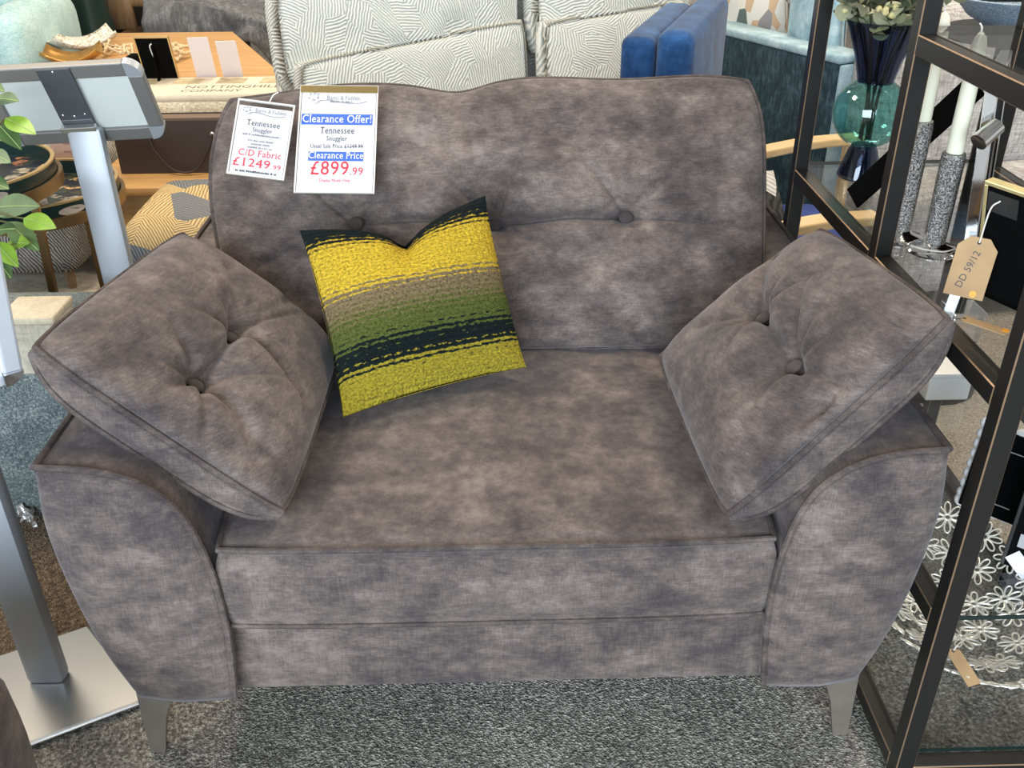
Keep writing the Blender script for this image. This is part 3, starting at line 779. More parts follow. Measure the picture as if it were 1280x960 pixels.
# silver-edged photo frame seen edge-on with its black easel leg
def side_frame():
    b0 = PZ(1208, 330, ZT[2]); b1 = b0 + np.array((0.10, 0.17, 0)); up = np.array((0.0, 0.05, 0.285))
    b0 = b0 + np.array((0, 0.02, 0.002)); b1 = b1 + np.array((0, 0.02, 0.002))
    t = thing('photo_frame', tuple(b0), 'silver photo frame standing on a long black easel leg', 'photo frame')
    M = frame_M(b0, b1 - b0, up); W = np.linalg.norm(b1 - b0); H = np.linalg.norm(up)
    mb = MB()
    for a, b in (((0, 0), (W, 0.014)), ((0, H - 0.014), (W, H)), ((0, 0.014), (0.014, H - 0.014)), ((W - 0.014, 0.014), (W, H - 0.014))): mb.box((a[0], a[1], 0), (b[0], b[1], 0.018), 0.001, M, 1)
    mb.build('silver_border', M_CHROME, t)
    MB().box((0.012, 0.012, 0.003), (W - 0.012, H - 0.012, 0.008), 0, M).build('backing', M_FELT, t)
    foot = PZ(1066, 248, ZT[2] + 0.002); top = b0 * 0.75 + b1 * 0.25 + up * 0.9 + np.array((-0.02, 0, 0))
    MB().bar(foot, top, 0.042, 0.006, 0.001, up=(1, 0.5, 0)).build('easel_leg', M_FELT, t)
M_FELT = plain('black_felt', (0.003, 0.003, 0.003), 1.0, Specular_IOR_Level=0.05)
side_frame()
# black-backed frame with a gold top edge in the front bay of the same shelf
def standing_back(name, label, bl, br, up, thick, rim=None, rimw=0.006, gold=False, scallop=False, extras=None):
    bl = np.array(bl); br = np.array(br); up = np.array(up, float)
    t = thing(name, tuple(bl), label, 'photo frame')
    M = frame_M(bl, br - bl, up); W = np.linalg.norm(br - bl); H = np.linalg.norm(up)
    MB().box((0, 0, 0), (W, H, thick * 0.6), 0.001, M, 1).build('back_board', M_FELT, t)
    mb = MB()
    if scallop:
        nx, ny = max(2, int(W / 0.017)), int(H / 0.017)
        for i in range(nx + 1):
            for y in (0.004, H): mb.ell((W * i / nx, y, -0.004), (0.011, 0.011, 0.006), 10, 6, M)
        for j in range(1, ny):
            for x in (0, W): mb.ell((x, H * j / ny, -0.004), (0.011, 0.011, 0.006), 10, 6, M)
        mb.build('scalloped_border', rim, t, smooth=True)
    else:
        for a, b in (((-rimw, H), (W + rimw, H + rimw)), ((-rimw, 0), (0, H)), ((W, 0), (W + rimw, H))): mb.box((a[0], a[1], -thick * 0.5), (b[0], b[1], thick * 0.6), 0.0008, M, 1)
        mb.build('frame_edge', rim, t)
    for (x, y, w, h, r, mat, nm) in (extras or ()):
        MB().box((-w / 2, -h / 2, 0), (w / 2, h / 2, 0.001), 0, M @ xf((x * W, y * H, thick * 0.6 + 0.0003), (0, 0, r))).build(nm, mat, t)
    return t, M, W, H
M_STK = plain('grey_sticker', (0.30, 0.30, 0.30), 0.5)
f1, Mf1, Wf1, Hf1 = standing_back('photo_frame', 'black-backed photo frame with a gold top edge and clear tape', PY(1226, 364, 0.262), PY(1226, 364, 0.262) + np.array((0.085, -0.185, 0)), (-0.035, -0.01, 0.175), 0.014,
    plain('pale_gold', (0.62, 0.52, 0.26), 0.35, 0.5), extras=[(0.14, 0.88, 0.05, 0.03, 0, plain('clear_tape', (0.03, 0.03, 0.03), 0.15), 'tape'), (0.62, 0.35, 0.03, 0.03, 0.6, M_STK, 'sticker')])
tp = Mf1 @ Vector((Wf1 * 0.13, Hf1 * 0.92, 0.012))
kraft_tag(PY(1226, 297, 0.225), PY(1207, 372, 0.200), PY(1246, 300, 0.215) - PY(1196, 290, 0.235), 'kraft tag with an orange sticker hanging from the black-backed frame', ('DD 59/12', 0.014, 1.35), [PY(1238, 262, 0.222), np.array(tp)], True)
# silver spotlight clip and denim-blue glass dish behind it
def clip():
    c = PY(1258, 205, 0.36); c = np.array((0.775, 0.345, ZT[2]))
    t = thing('silver_desk_clip', tuple(c), 'small silver clip stand with a tilted cylinder head', 'clip')
    MB().lathe([(0.022, 0), (0.022, 0.004), (0.006, 0.008)], c, 20).build('base', M_CHROME, t, smooth=True)
    top = PY(1250, 152, 0.345)
    MB().tube([c + np.array((0, 0, 0.006)), top], 0.0035, 8).build('arm', M_CHROME, t, smooth=True)
    a, b = PY(1223, 178, 0.335), PY(1246, 157, 0.35)
    MB().tube([a, b], 0.0135, 18).build('cylinder_head', M_CHROME, t, smooth=True)
clip()
# white scalloped frame and a black boxed frame on the second shelf
b0 = PZ(1199, 628, ZT[1] + 0.012); b1 = PZ(1285, 662, ZT[1] + 0.012)
standing_back('photo_frame', 'black-backed photo frame with a white scalloped border on the lower glass shelf', b0, b1, (0.0, 0.045, 0.135), 0.012, plain('white_resin', (0.75, 0.74, 0.72), 0.4), scallop=True,
              extras=[(0.62, 0.80, 0.05, 0.0015, 0, M_STK, 'stand_slot'), (0.55, 0.16, 0.03, 0.0015, 0, M_STK, 'hinge')])
b0 = PZ(1256, 703, ZT[1] + 0.002); 
standing_back('photo_frame', 'tall plain black frame back with a white barcode label', b0, b0 + np.array((0.13, -0.10, 0)), (0.05, 0.03, 0.29), 0.014, M_BLACK,
              extras=[(0.16, 0.16, 0.035, 0.022, 0, M_STK, 'printed_label'), (0.13, 0.03, 0.04, 0.024, -0.7, M_PAPER, 'barcode_label')])
# white trinket box and mirrored trinket at the back of the second shelf
def trinket(px, z, w, h, label, mat, name, cat):
    c = PZ(px[0], px[1], z); t = thing(name, tuple(c), label, cat)
    MB().box((c[0] - w / 2, c[1] - w / 2, z), (c[0] + w / 2, c[1] + w / 2, z + h), 0.003).build('body', mat, t)
    MB().box((c[0] - w / 2 - .002, c[1] - w / 2 - .002, z + h), (c[0] + w / 2 + .002, c[1] + w / 2 + .002, z + h + 0.012), 0.003).build('lid', mat, t)
    return c
trinket((1172, 487), ZT[1], 0.085, 0.05, 'white lidded trinket box on the second glass shelf', plain('white_gloss', (0.76, 0.77, 0.75), 0.25), 'trinket_box', 'box')
trinket((1196, 420), ZT[1], 0.07, 0.06, 'mirrored trinket box beside the white lidded box', M_CHROME, 'trinket_box', 'box')
c = PZ(1213, 400, ZT[2])
kraft_tag(PZ(1203, 398, ZT[2] + 0.004), PZ(1226, 424, ZT[2] + 0.004), (0.014, 0.012, 0), 'small kraft tag lying flat on the glass shelf near its side rail', dot=True)

# ---------------------------------------------------------------- fabrics for the furniture around
def maze(name, ca, cb, freq=330, cell=9.0, patch=None):
    """woven line fabric: patches of parallel lines, each patch turned its own way"""
    t = NT(name); c = t.coord(); sp = t.n('ShaderNodeSeparateXYZ'); t.l(c, sp.inputs[0])
    x = t.math('ADD', sp.outputs[0], t.math('MULTIPLY', sp.outputs[1], 0.55)); y = t.math('ADD', sp.outputs[2], t.math('MULTIPLY', sp.outputs[1], 0.75))
    cb_ = t.n('ShaderNodeCombineXYZ'); t.l(x, cb_.inputs[0]); t.l(y, cb_.inputs[1])
    vo = t.n('ShaderNodeTexVoronoi', voronoi_dimensions='2D'); vo.inputs['Scale'].default_value = cell; t.l(cb_.outputs[0], vo.inputs['Vector'])
    sc = t.n('ShaderNodeSeparateColor'); t.l(vo.outputs['Color'], sc.inputs[0])
    an = t.math('MULTIPLY', sc.outputs[0], 6.283)
    u = t.math('ADD', t.math('MULTIPLY', x, t.math('COSINE', an)), t.math('MULTIPLY', y, t.math('SINE', an)))
    w = t.math('SINE', t.math('ADD', t.math('MULTIPLY', u, float(freq)), t.math('MULTIPLY', t.noise(c, 25, 2), 9.0)))
    f = t.math('ADD', t.math('MULTIPLY', w, 0.5), t.math('MULTIPLY', t.noise(c, 260, 2), 0.9))
    col = t.ramp(f, [(0.15, cb), (0.62, ca)])
    if patch:
        col2 = t.ramp(f, [(0.15, tuple(k * 0.45 for k in patch)), (0.62, patch)])
        g = t.math('GREATER_THAN', sc.outputs[1], 0.42); col = t.mix(g, col, col2)
    t.set(Base_Color=col, Roughness=0.9); t.b.inputs['Specular IOR Level'].default_value = 0.15
    t.bump(w, 0.5, 0.004); return t.m
def weave(name, c1, c2, c3, sx=(160, 160, 30), sy=(30, 30, 160), k=0.5, mott=0.3):
    t = NT(name); a = t.noise(t.coord(sx), 1, 3, 0.7); b = t.noise(t.coord(sy), 1, 3, 0.7); g = t.noise(t.coord(), 14, 4)
    f = t.math('ADD', t.math('MULTIPLY', a, k * (1 - mott)), t.math('ADD', t.math('MULTIPLY', b, (1 - k) * (1 - mott)), t.math('MULTIPLY', g, mott)))
    t.set(Base_Color=t.ramp(f, [(0.37, c1), (0.5, c2), (0.63, c3)]), Roughness=0.9, Sheen_Weight=0.15); t.b.inputs['Specular IOR Level'].default_value = 0.15
    t.bump(f, 0.5, 0.004); return t.m
M_MAZE = maze('cream_line_weave', (0.76, 0.74, 0.66), (0.40, 0.44, 0.43), 640, 11)
M_MAZE_G = maze('charcoal_line_weave', (0.42, 0.41, 0.38), (0.085, 0.085, 0.085), 620, 10)
M_MAZE_T = maze('tan_and_grey_line_weave', (0.23, 0.24, 0.25), (0.10, 0.105, 0.115), 760, 9, (0.66, 0.48, 0.24))
M_TEALV = weave('dark_teal_chenille', (0.005, 0.016, 0.024), (0.015, 0.040, 0.055), (0.06, 0.11, 0.135), (150, 150, 18), (40, 40, 60), 0.7, 0.25)
M_TEALT = weave('pale_and_lit_teal_chenille', (0.17, 0.28, 0.34), (0.28, 0.41, 0.47), (0.44, 0.56, 0.60), (60, 60, 60), (20, 120, 20), 0.5, 0.5)  # cloth of the pale cushion, and painted light on the teal sofa
M_NAVY = weave('navy_velvet', (0.008, 0.030, 0.085), (0.015, 0.055, 0.15), (0.03, 0.095, 0.23), (80, 80, 40), (30, 30, 60), 0.5, 0.6)
M_AQUA = weave('aqua_tweed', (0.25, 0.42, 0.43), (0.40, 0.58, 0.57), (0.60, 0.72, 0.67), (60, 60, 300), (300, 300, 60), 0.6, 0.2)
M_GREYW = weave('pale_grey_linen_weave', (0.20, 0.19, 0.18), (0.46, 0.44, 0.42), (0.70, 0.68, 0.66), (190, 190, 22), (22, 22, 190), 0.5, 0.15)
M_MOTT = weave('blue_grey_tweed', (0.030, 0.042, 0.046), (0.10, 0.127, 0.128), (0.31, 0.345, 0.325), (260, 260, 260), (160, 160, 160), 0.6, 0.15)
M_CREAMW = weave('cream_bobble_weave', (0.36, 0.30, 0.20), (0.62, 0.54, 0.40), (0.80, 0.74, 0.60), (120, 120, 90), (60, 60, 160), 0.5, 0.1)
def wood(name, c1, c2, ax=(3, 40, 40)):
    t = NT(name); a = t.noise(t.coord(ax), 1, 4, 0.6); b = t.noise(t.coord((ax[0] * 6, ax[1] * 6, ax[2] * 6)), 1, 2)
    f = t.math('ADD', t.math('MULTIPLY', a, 0.75), t.math('MULTIPLY', b, 0.25))
    t.set(Base_Color=t.ramp(f, [(0.3, c1), (0.7, c2)]), Roughness=0.42); t.bump(f, 0.1, 0.001); return t.m
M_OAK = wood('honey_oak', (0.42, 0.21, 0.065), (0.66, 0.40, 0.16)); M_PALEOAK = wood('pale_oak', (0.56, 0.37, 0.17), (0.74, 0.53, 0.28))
M_DKOAK = wood('dark_brown_oak', (0.16, 0.095, 0.05), (0.30, 0.19, 0.10), (40, 40, 3))  # dark brown oak for the console and furniture feet
def leafprint():
    t = NT('leaf_print_linen'); c = t.coord((24, 24, 13)); vo = t.n('ShaderNodeTexVoronoi'); t.l(c, vo.inputs['Vector']); vo.inputs['Scale'].default_value = 1.0
    sc = t.n('ShaderNodeSeparateColor'); t.l(vo.outputs['Color'], sc.inputs[0])
    col = t.ramp(sc.outputs[0], [(0.0, (0.62, 0.60, 0.55)), (0.25, (0.27, 0.25, 0.15)), (0.42, (0.66, 0.62, 0.54)), (0.55, (0.10, 0.13, 0.12)), (0.66, (0.52, 0.36, 0.23)), (0.82, (0.25, 0.24, 0.25))], 'CONSTANT')
    t.set(Base_Color=col, Roughness=0.9); return t.m
M_LEAFP = leafprint()
def soft(name, a, b, bev, mat, parent, M=None, seg=4, wob=0.0, seed=0):
    """upholstered block: bevelled box, subdivided and swollen a little"""
    bm = bmesh.new(); bmesh.ops.create_cube(bm, size=1)
    lo = np.minimum(a, b); hi = np.maximum(a, b)
    for v in bm.verts: v.co = Vector([(lo[i] + hi[i]) / 2 + v.co[i] * (hi[i] - lo[i]) for i in range(3)])
    bmesh.ops.bevel(bm, geom=bm.edges[:], offset=bev, segments=seg, affect='EDGES', profile=0.5)
    if wob:
        bmesh.ops.subdivide_edges(bm, edges=[e for e in bm.edges if e.calc_length() > 0.08], cuts=5, use_grid_fill=True)
        c = (lo + hi) / 2; h = (hi - lo) / 2
        for v in bm.verts:
            q = [(v.co[i] - c[i]) / h[i] for i in range(3)]
            for i in range(3):
                j, k = (i + 1) % 3, (i + 2) % 3
                if abs(q[i]) > 0.9: v.co[i] += math.copysign(wob, q[i]) * (1 - q[j] ** 2) * (1 - q[k] ** 2)
    bm.verts.index_update()
    V = [tuple((M @ v.co) if M else v.co) for v in bm.verts]; F = [[v.index for v in f.verts] for f in bm.faces]; bm.free()
    return mesh(name, V, F, mat, parent, True)

# brown and beige carpet pieces
o = MB().box((-1.75, 0.24, 0), (-0.5, 1.9, 0.004)).build('carpet_runner', M_BROWN); tag(o, 'brown flecked carpet strip under the silver stand base', 'carpet')
o = MB().box((1.09, 0.42, 0), (2.6, 2.6, 0.004)).build('area_rug', M_BEIGE); tag(o, 'beige short-pile rug behind the shelving unit', 'rug')
M_CRUG = weave('cream_worn_rug', (0.34, 0.29, 0.22), (0.55, 0.49, 0.39), (0.72, 0.66, 0.54), (40, 40, 40), (12, 60, 12), 0.5, 0.5)
o = MB().box((-2.6, 1.92, 0), (-0.4, 4.6, 0.005)).build('area_rug', M_CRUG); tag(o, 'cream worn-look rug behind the nest of tray tables', 'rug')

# ---------------------------------------------------------------- silver poster stands
M_ALU = plain('brushed_aluminium', (0.44, 0.47, 0.51), 0.5, 0.6)
M_STEEL = plain('satin_steel_plate', (0.70, 0.69, 0.66), 0.28, 0.95)
M_PANEL = plain('pale_grey_panel', (0.56, 0.60, 0.57), 0.6)
M_DKPL = plain('dark_grey_bracket', (0.085, 0.09, 0.10), 0.5, 0.3)
M_FRM = plain('grey_aluminium_frame', (0.26, 0.255, 0.245), 0.45, 0.6)
def pole(t, p, q, w, d):
    mb = MB().bar(p, q, w, d, 0.012, up=(0, 1, 0)); mb.build('pole', M_ALU, t, smooth=True)
# the stand behind the sofa, its board seen from the back
def stand_a():
    yb = 1.15; base = np.array((-0.925, yb, 0))
    t = thing('poster_stand', tuple(base), 'silver poster stand behind the sofa with its grey board seen from the back', 'poster stand')
    soft('base_plate', (base[0] - 0.15, yb - 0.08, 0.004), (base[0] + 0.15, yb + 0.12, 0.016), 0.004, M_STEEL, t, seg=2)
    top = PY(106, 158, yb)
    pole(t, base + np.array((0, 0, 0.016)), np.array((base[0], yb, top[2])), 0.080, 0.035)
    # the board's corners: bottom right (210,168), bottom left (14,178), top right (188,74), top left (-12,88); it leans away
    BL, BR, TR, TL = PY(14, 180, yb + 0.03), PY(211, 169, yb + 0.03), PY(181, 75, yb - 0.05), PY(-14, 87, yb - 0.05)
    M = frame_M(BL, BR - BL, TL - BL); W = np.linalg.norm(BR - BL); H = np.linalg.norm(TL - BL); fw = 0.034
    sh = lambda y: 0.0
    MB().box((fw * .5, fw * .5, -0.004), (W - fw * .5, H - fw * .5, 0.002), 0, M).build('board', M_PANEL, t)
    for a, b in (((fw, 0), (W - fw, fw)), ((fw, H - fw), (W - fw, H)), ((0, fw), (fw, H - fw)), ((W - fw, fw), (W, H - fw))):
        MB().box((a[0], a[1], -0.010), (b[0], b[1], 0.010), 0.003, M).build('frame_bar', M_FRM, t)
    for x, y in ((0, 0), (W - fw, 0), (0, H - fw), (W - fw, H - fw)):
        poly = []
        cx = x + (fw if x == 0 else 0); cy = y + (fw if y == 0 else 0)
        s0 = math.atan2((y + fw / 2) - cy, (x + fw / 2) - cx)
        poly = [(cx, cy)] + [(cx + fw * math.cos(s0 + q), cy + fw * math.sin(s0 + q)) for q in np.linspace(-math.pi / 4, math.pi / 4, 7)]
        MB().prism(poly, 0.022, M @ xf((0, 0, -0.011))).build('frame_corner', M_ALU, t)
    x0 = W * 0.40
    MB().box((x0, 0.006, 0.0105), (x0 + 0.073, H - 0.004, 0.014), 0.001, M).build('mounting_strip', M_DKPL, t)
    MB().box((x0 + 0.002, H * 0.33, 0.0145), (x0 + 0.071, H * 0.335, 0.0155), 0, M).build('strip_seam', M_ALU, t)
    MB().box((x0 - 0.003, H * 0.20, 0.0145), (x0 + 0.076, H * 0.28, 0.03), 0.002, M).build('clamp', M_STEEL, t)
    for x, y in ((0.012, 0.40), (0.061, 0.40), (0.036, 0.95), (0.036, 0.38)):
        MB().ell((x0 + x, H * y, 0.0145), (0.0032, 0.0032, 0.0018), 10, 6, M).build('screw', M_CHROME, t)
stand_a()
# the stand beside the sofa, its base on the floor, its board mostly out of view
def stand_b():
    base = np.array((-0.828, 0.215, 0))
    t = thing('poster_stand', tuple(base), 'silver poster stand with a wide steel base plate beside the sofa leg', 'poster stand')
    P = [PZ(u, v, 0.004) for u, v in ((5, 824), (112, 786), (185, 880), (22, 942))]
    P = [np.array((p[0], p[1])) for p in P]; P[0] = P[3] + P[1] - P[2]
    z0, z1 = 0.0045, 0.016
    V = [(*p, z0) for p in P] + [(*p, z1) for p in P]
    o = mesh('base_plate', V, [(0, 1, 2, 3), (7, 6, 5, 4), (0, 4, 5, 1), (1, 5, 6, 2), (2, 6, 7, 3), (3, 7, 4, 0)], M_STEEL, t, False)
    bv = o.modifiers.new('bevel', 'BEVEL'); bv.width = 0.005; bv.segments = 2
    pole(t, base + np.array((0, 0, 0.014)), base + np.array((0.0, 0, 0.80)), 0.068, 0.036)
    # board: lower right corner at the pixel (28,468); faces the camera, leaning back
    BR = PY(29, 470, 0.15); TR = PY(3, 332, 0.07); up = TR - BR; BL = BR + np.array((-0.34, 0.34 * -up[0] / -up[1] if False else 0.34 * up[0] / up[1], 0)); up = up / np.linalg.norm(up) * 0.30
    M = frame_M(BL, BR - BL, up); W = np.linalg.norm(BR - BL); H = 0.30; fw = 0.026
    MB().box((fw * .5, fw * .5, -0.004), (W - fw * .5, H - fw * .5, 0.003), 0, M).build('poster_board', M_PAPER, t)
    for a, b in (((fw, 0), (W - fw, fw)), ((fw, H - fw), (W - fw, H)), ((0, fw), (fw, H - fw)), ((W - fw, fw), (W, H - fw))):
        MB().box((a[0], a[1], -0.009), (b[0], b[1], 0.009), 0.004, M).build('frame_bar', plain('bright_white_frame', (0.72, 0.76, 0.80), 0.3, 0.3), t)
    for x, y in ((0, 0), (W - fw, 0), (0, H - fw), (W - fw, H - fw)):
        cx = x + (fw if x == 0 else 0); cy = y + (fw if y == 0 else 0); s0 = math.atan2((y + fw / 2) - cy, (x + fw / 2) - cx)
        MB().prism([(cx, cy)] + [(cx + fw * math.cos(s0 + q), cy + fw * math.sin(s0 + q)) for q in np.linspace(-math.pi / 4, math.pi / 4, 7)], 0.022, M @ xf((0, 0, -0.011))).build('frame_corner', M_CHROME, t)
stand_b()

# ---------------------------------------------------------------- left: stool, boxes, plant, tray tables
stool = thing('tweed_footstool', (-1.2, 0.86, 0), 'blue-grey tweed footstool beside the sofa arm', 'footstool')
soft('body', (-1.75, 0.665, 0.016), (-0.665, 1.06, 0.425), 0.055, M_MOTT, stool, wob=0.012)
for x in (-1.68, -0.73):
    for y in (0.72, 1.0): MB().lathe([(0.016, 0), (0.022, 0.03)], (x, y, 0.004), 12).build('foot', M_BLACK, stool)
# crumpled foil label hanging on the stool
def foil():
    rng = random.Random(2); t = None; mb = MB(); n = 7
    a = PY(20, 628, 0.652); V = []; F = []
    for i in range(n):
        for j in range(n):
            V.append((a[0] + 0.034 * i / (n - 1) + rng.uniform(-.003, .003), 0.648 + rng.uniform(-.011, .006), a[2] - 0.045 * j / (n - 1) - 0.018 * (i / n) + rng.uniform(-.004, .004)))
    for i in range(n - 1):
        for j in range(n - 1): p = i * n + j; F.append((p, p + 1, p + n + 1, p + n))
    o = mesh('foil_wrapper', V, F, plain('crumpled_foil', (0.70, 0.70, 0.70), 0.25, 0.9), None, False)
    m = o.modifiers.new('thick', 'SOLIDIFY'); m.thickness = 0.0012
    tag(o, 'crumpled silver foil wrapper on the front of the tweed footstool', 'wrapper')
foil()
def crate():
    c = PZ(22, 398, 0.555); x0, y0 = c[0] - 0.02, c[1]
    t = thing('fabric_box', (x0 + 0.05, y0 + 0.05, 0.43), 'small beige linen box on the tweed footstool', 'box')
    soft('body', (x0 - 0.02, y0, 0.43), (x0 + 0.085, y0 + 0.10, 0.54), 0.006, weave('beige_linen', (0.34, 0.31, 0.25), (0.46, 0.42, 0.33), (0.58, 0.53, 0.43)), t, seg=2)
    soft('lid', (x0 - 0.022, y0 - 0.002, 0.54), (x0 + 0.087, y0 + 0.102, 0.556), 0.004, weave('lit_beige_linen', (0.44, 0.38, 0.27), (0.56, 0.49, 0.36), (0.66, 0.60, 0.46)), t, seg=2)  # lighter linen copy: light on the box top painted as colour
crate()
def plant():
    base = np.array((-1.24, 0.93, 0.437))
    t = thing('potted_plant', tuple(base), 'leafy green artificial plant in a pot on the tweed footstool', 'plant')
    MB().lathe([(0.055, 0), (0.075, 0.12), (0.078, 0.125), (0.07, 0.125), (0.066, 0.11)], base, 24).build('pot', plain('white_pot', (0.6, 0.58, 0.55), 0.4), t, smooth=True)
    cols = [plain('leaf_%s' % n, c, 0.45, var=0.15) for n, c in (('bright', (0.20, 0.36, 0.035)), ('mid', (0.07, 0.14, 0.045)), ('sage', (0.13, 0.19, 0.10)))]
    def leafmesh(L, W):
        V = []; F = []; n = 9
        for i in range(n):
            s = i / (n - 1); w = W * math.sin(math.pi * min(1, s * 0.97 + 0.015)) ** 0.8 * (1.15 - 0.5 * s); dz = -0.25 * L * s * s
            V += [(L * s, -w, dz + 0.25 * w), (L * s, 0, dz), (L * s, w, dz + 0.25 * w)]
        for i in range(n - 1):
            for k in (0, 1): p = i * 3 + k; F.append((p, p + 3, p + 4, p + 1))
        return V, F
    LV_ = leafmesh(1, 0.2)
    # stem (pixel, y) then the leaf tip; leaves hang from stems that rise from the pot
    leaves = [((7, 148), (42, 163), 0, 0), ((-8, 150), (26, 183), 1, 0), ((-8, 124), (19, 122), 2, 0), ((-8, 260), (43, 253), 2, 0), ((30, 273), (66, 281), 0, 0),
              ((10, 278), (47, 311), 1, 0), ((8, 306), (32, 301), 0, 0), ((-6, 303), (21, 331), 0, 0), ((-8, 290), (16, 282), 1, 0), ((-10, 318), (14, 345), 1, 0), ((14, 395), (40, 372), 1, 0), ((-14, 190), (10, 200), 2, 0), ((-20, 225), (8, 232), 1, 0), ((-25, 105), (2, 110), 1, 0)]
    rng = random.Random(5)
    for i, (a, b, ci, _) in enumerate(leaves):
        y = 0.93 + rng.uniform(-.05, .05); A = PY(a[0], a[1], y + 0.02); B = PY(b[0], b[1], y - 0.02)
        L = np.linalg.norm(B - A); x = Vector(B - A).normalized(); view = Vector(CAM - A).normalized(); z = (view * 0.8 + Vector((0, 0, 0.6)) + Vector((rng.uniform(-.3, .3), 0, 0))); z = (z - x * z.dot(x)).normalized(); yv = z.cross(x)
        M = Matrix(((x.x, yv.x, z.x, A[0]), (x.y, yv.y, z.y, A[1]), (x.z, yv.z, z.z, A[2]), (0, 0, 0, 1)))
        V = [(v[0] * L, v[1] * L * 1.45, v[2] * L * 0.5) for v in LV_[0]]
        o = MB().add(V, LV_[1], M).build('leaf', cols[ci], t, smooth=True)
        mb = MB().tube([M @ Vector((L * s, 0, -0.125 * L * s * s + 0.0008)) for s in np.linspace(0, 0.97, 6)], 0.0009, 4); mb.build('midrib', plain('pale_rib', (0.36, 0.45, 0.16), 0.5), o)
        top = base + np.array((rng.uniform(-.02, .02), rng.uniform(-.02, .02), 0.115))
        mid = top * 0.45 + A * 0.55 + np.array((0, 0, 0.05))
        MB().tube(cr([top, mid, A], 6), 0.0022, 5).build('stem', plain('green_brown_stem', (0.10, 0.09, 0.035), 0.6), t, smooth=True)
plant()
M_BRASS = plain('antique_brass', (0.30, 0.19, 0.085), 0.35, 0.85); M_RIMG = plain('gold_rim', (0.66, 0.47, 0.22), 0.35, 0.7)
M_GRN = plain('bottle_green_lacquer', (0.006, 0.024, 0.022), 0.3)
def floral():
    t = NT('dark_floral_print'); c = t.coord(); vo = t.n('ShaderNodeTexVoronoi'); vo.inputs['Scale'].default_value = 26; t.l(c, vo.inputs['Vector'])
    sc = t.n('ShaderNodeSeparateColor'); t.l(vo.outputs['Color'], sc.inputs[0]); n = t.noise(c, 40, 4, 0.7)
    col = t.ramp(sc.outputs[0], [(0.0, (0.012, 0.016, 0.025)), (0.42, (0.05, 0.06, 0.03)), (0.58, (0.46, 0.20, 0.10)), (0.7, (0.40, 0.36, 0.27)), (0.8, (0.02, 0.025, 0.04)), (0.92, (0.62, 0.40, 0.16))], 'CONSTANT')
    col = t.mix(t.ramp(n, [(0.42, (0, 0, 0)), (0.58, (1, 1, 1))]), (0.015, 0.018, 0.026), col)
    t.set(Base_Color=col, Roughness=0.3); return t.m
M_FLORAL = floral()
def tray_table(cx, cy, z, r, label, rot):
    t = thing('tray_table', (cx, cy, 0), label, 'side table', 'nest of round tray tables')
    c = (cx, cy, z); z0 = 0.006 if cy > 1.92 else 0.0045
    MB().lathe([(r + 0.012, -0.030), (r + 0.012, 0.0), (r + 0.002, 0.0), (r + 0.002, -0.030)], c, 56, closed=True).build('ring_stand', M_BRASS, t, smooth=True)
    for k in range(4):
        a = rot + k * math.pi / 2
        p = np.array((cx + (r + 0.004) * math.cos(a), cy + (r + 0.004) * math.sin(a), z - 0.03)); q = np.array((cx + (r * 0.86) * math.cos(a), cy + (r * 0.86) * math.sin(a), 0.006))
        MB().bar(p, q, 0.020, 0.014, 0.002, up=(0, 1, 0)).build('leg', M_BRASS, t)
    tr = MB().lathe([(r - 0.004, -0.018), (r, -0.012), (r, 0.032), (r - 0.008, 0.032), (r - 0.008, -0.008), (r - 0.012, -0.012)], c, 56, closed=True).build('tray_wall', M_GRN, t, smooth=True)
    MB().lathe([(r + 0.001, 0.031), (r + 0.001, 0.036), (r - 0.009, 0.036), (r - 0.009, 0.031)], c, 56, closed=True).build('gold_rim', M_RIMG, tr, smooth=True)
    MB().lathe([(r - 0.006, -0.016), (r - 0.006, -0.009)], c, 56).build('tray_floor', M_FLORAL, t)
    for a in (-0.75, math.pi - 0.75):
        mb = MB(); n = 10
        pts = [(r * 1.0005 + 0.0012, a + 0.16 * math.cos(q), 0.010 + 0.011 * math.sin(q)) for q in np.linspace(0, 6.283, 20, endpoint=False)]
        V = [(cx + p[0] * math.cos(p[1]), cy + p[0] * math.sin(p[1]), z + p[2]) for p in pts]; V2 = [(cx + (r - 0.0095) * math.cos(p[1]), cy + (r - 0.0095) * math.sin(p[1]), z + p[2]) for p in pts]
        mb.add(V + V2, [tuple(range(20)), tuple(range(39, 19, -1))] + [(i, 20 + i, 20 + (i + 1) % 20, (i + 1) % 20) for i in range(20)])
        mb.build('hand_hole', plain('pale_hand_hole', (0.42, 0.36, 0.30), 0.5), tr)
tray_table(-1.375, 1.335, 0.600, 0.255, 'taller round green tray table with gold rim and floral tray', -0.35)
tray_table(-1.295, 1.585, 0.475, 0.232, 'lower round green tray table tucked under the taller one', -0.25)
kraft_tag(PZ(38, 236, 0.600), PZ(-30, 231, 0.600), (0.012, 0.055, 0), 'kraft price tag lying in the taller floral tray', ('75.00', 0.024, -1.5))
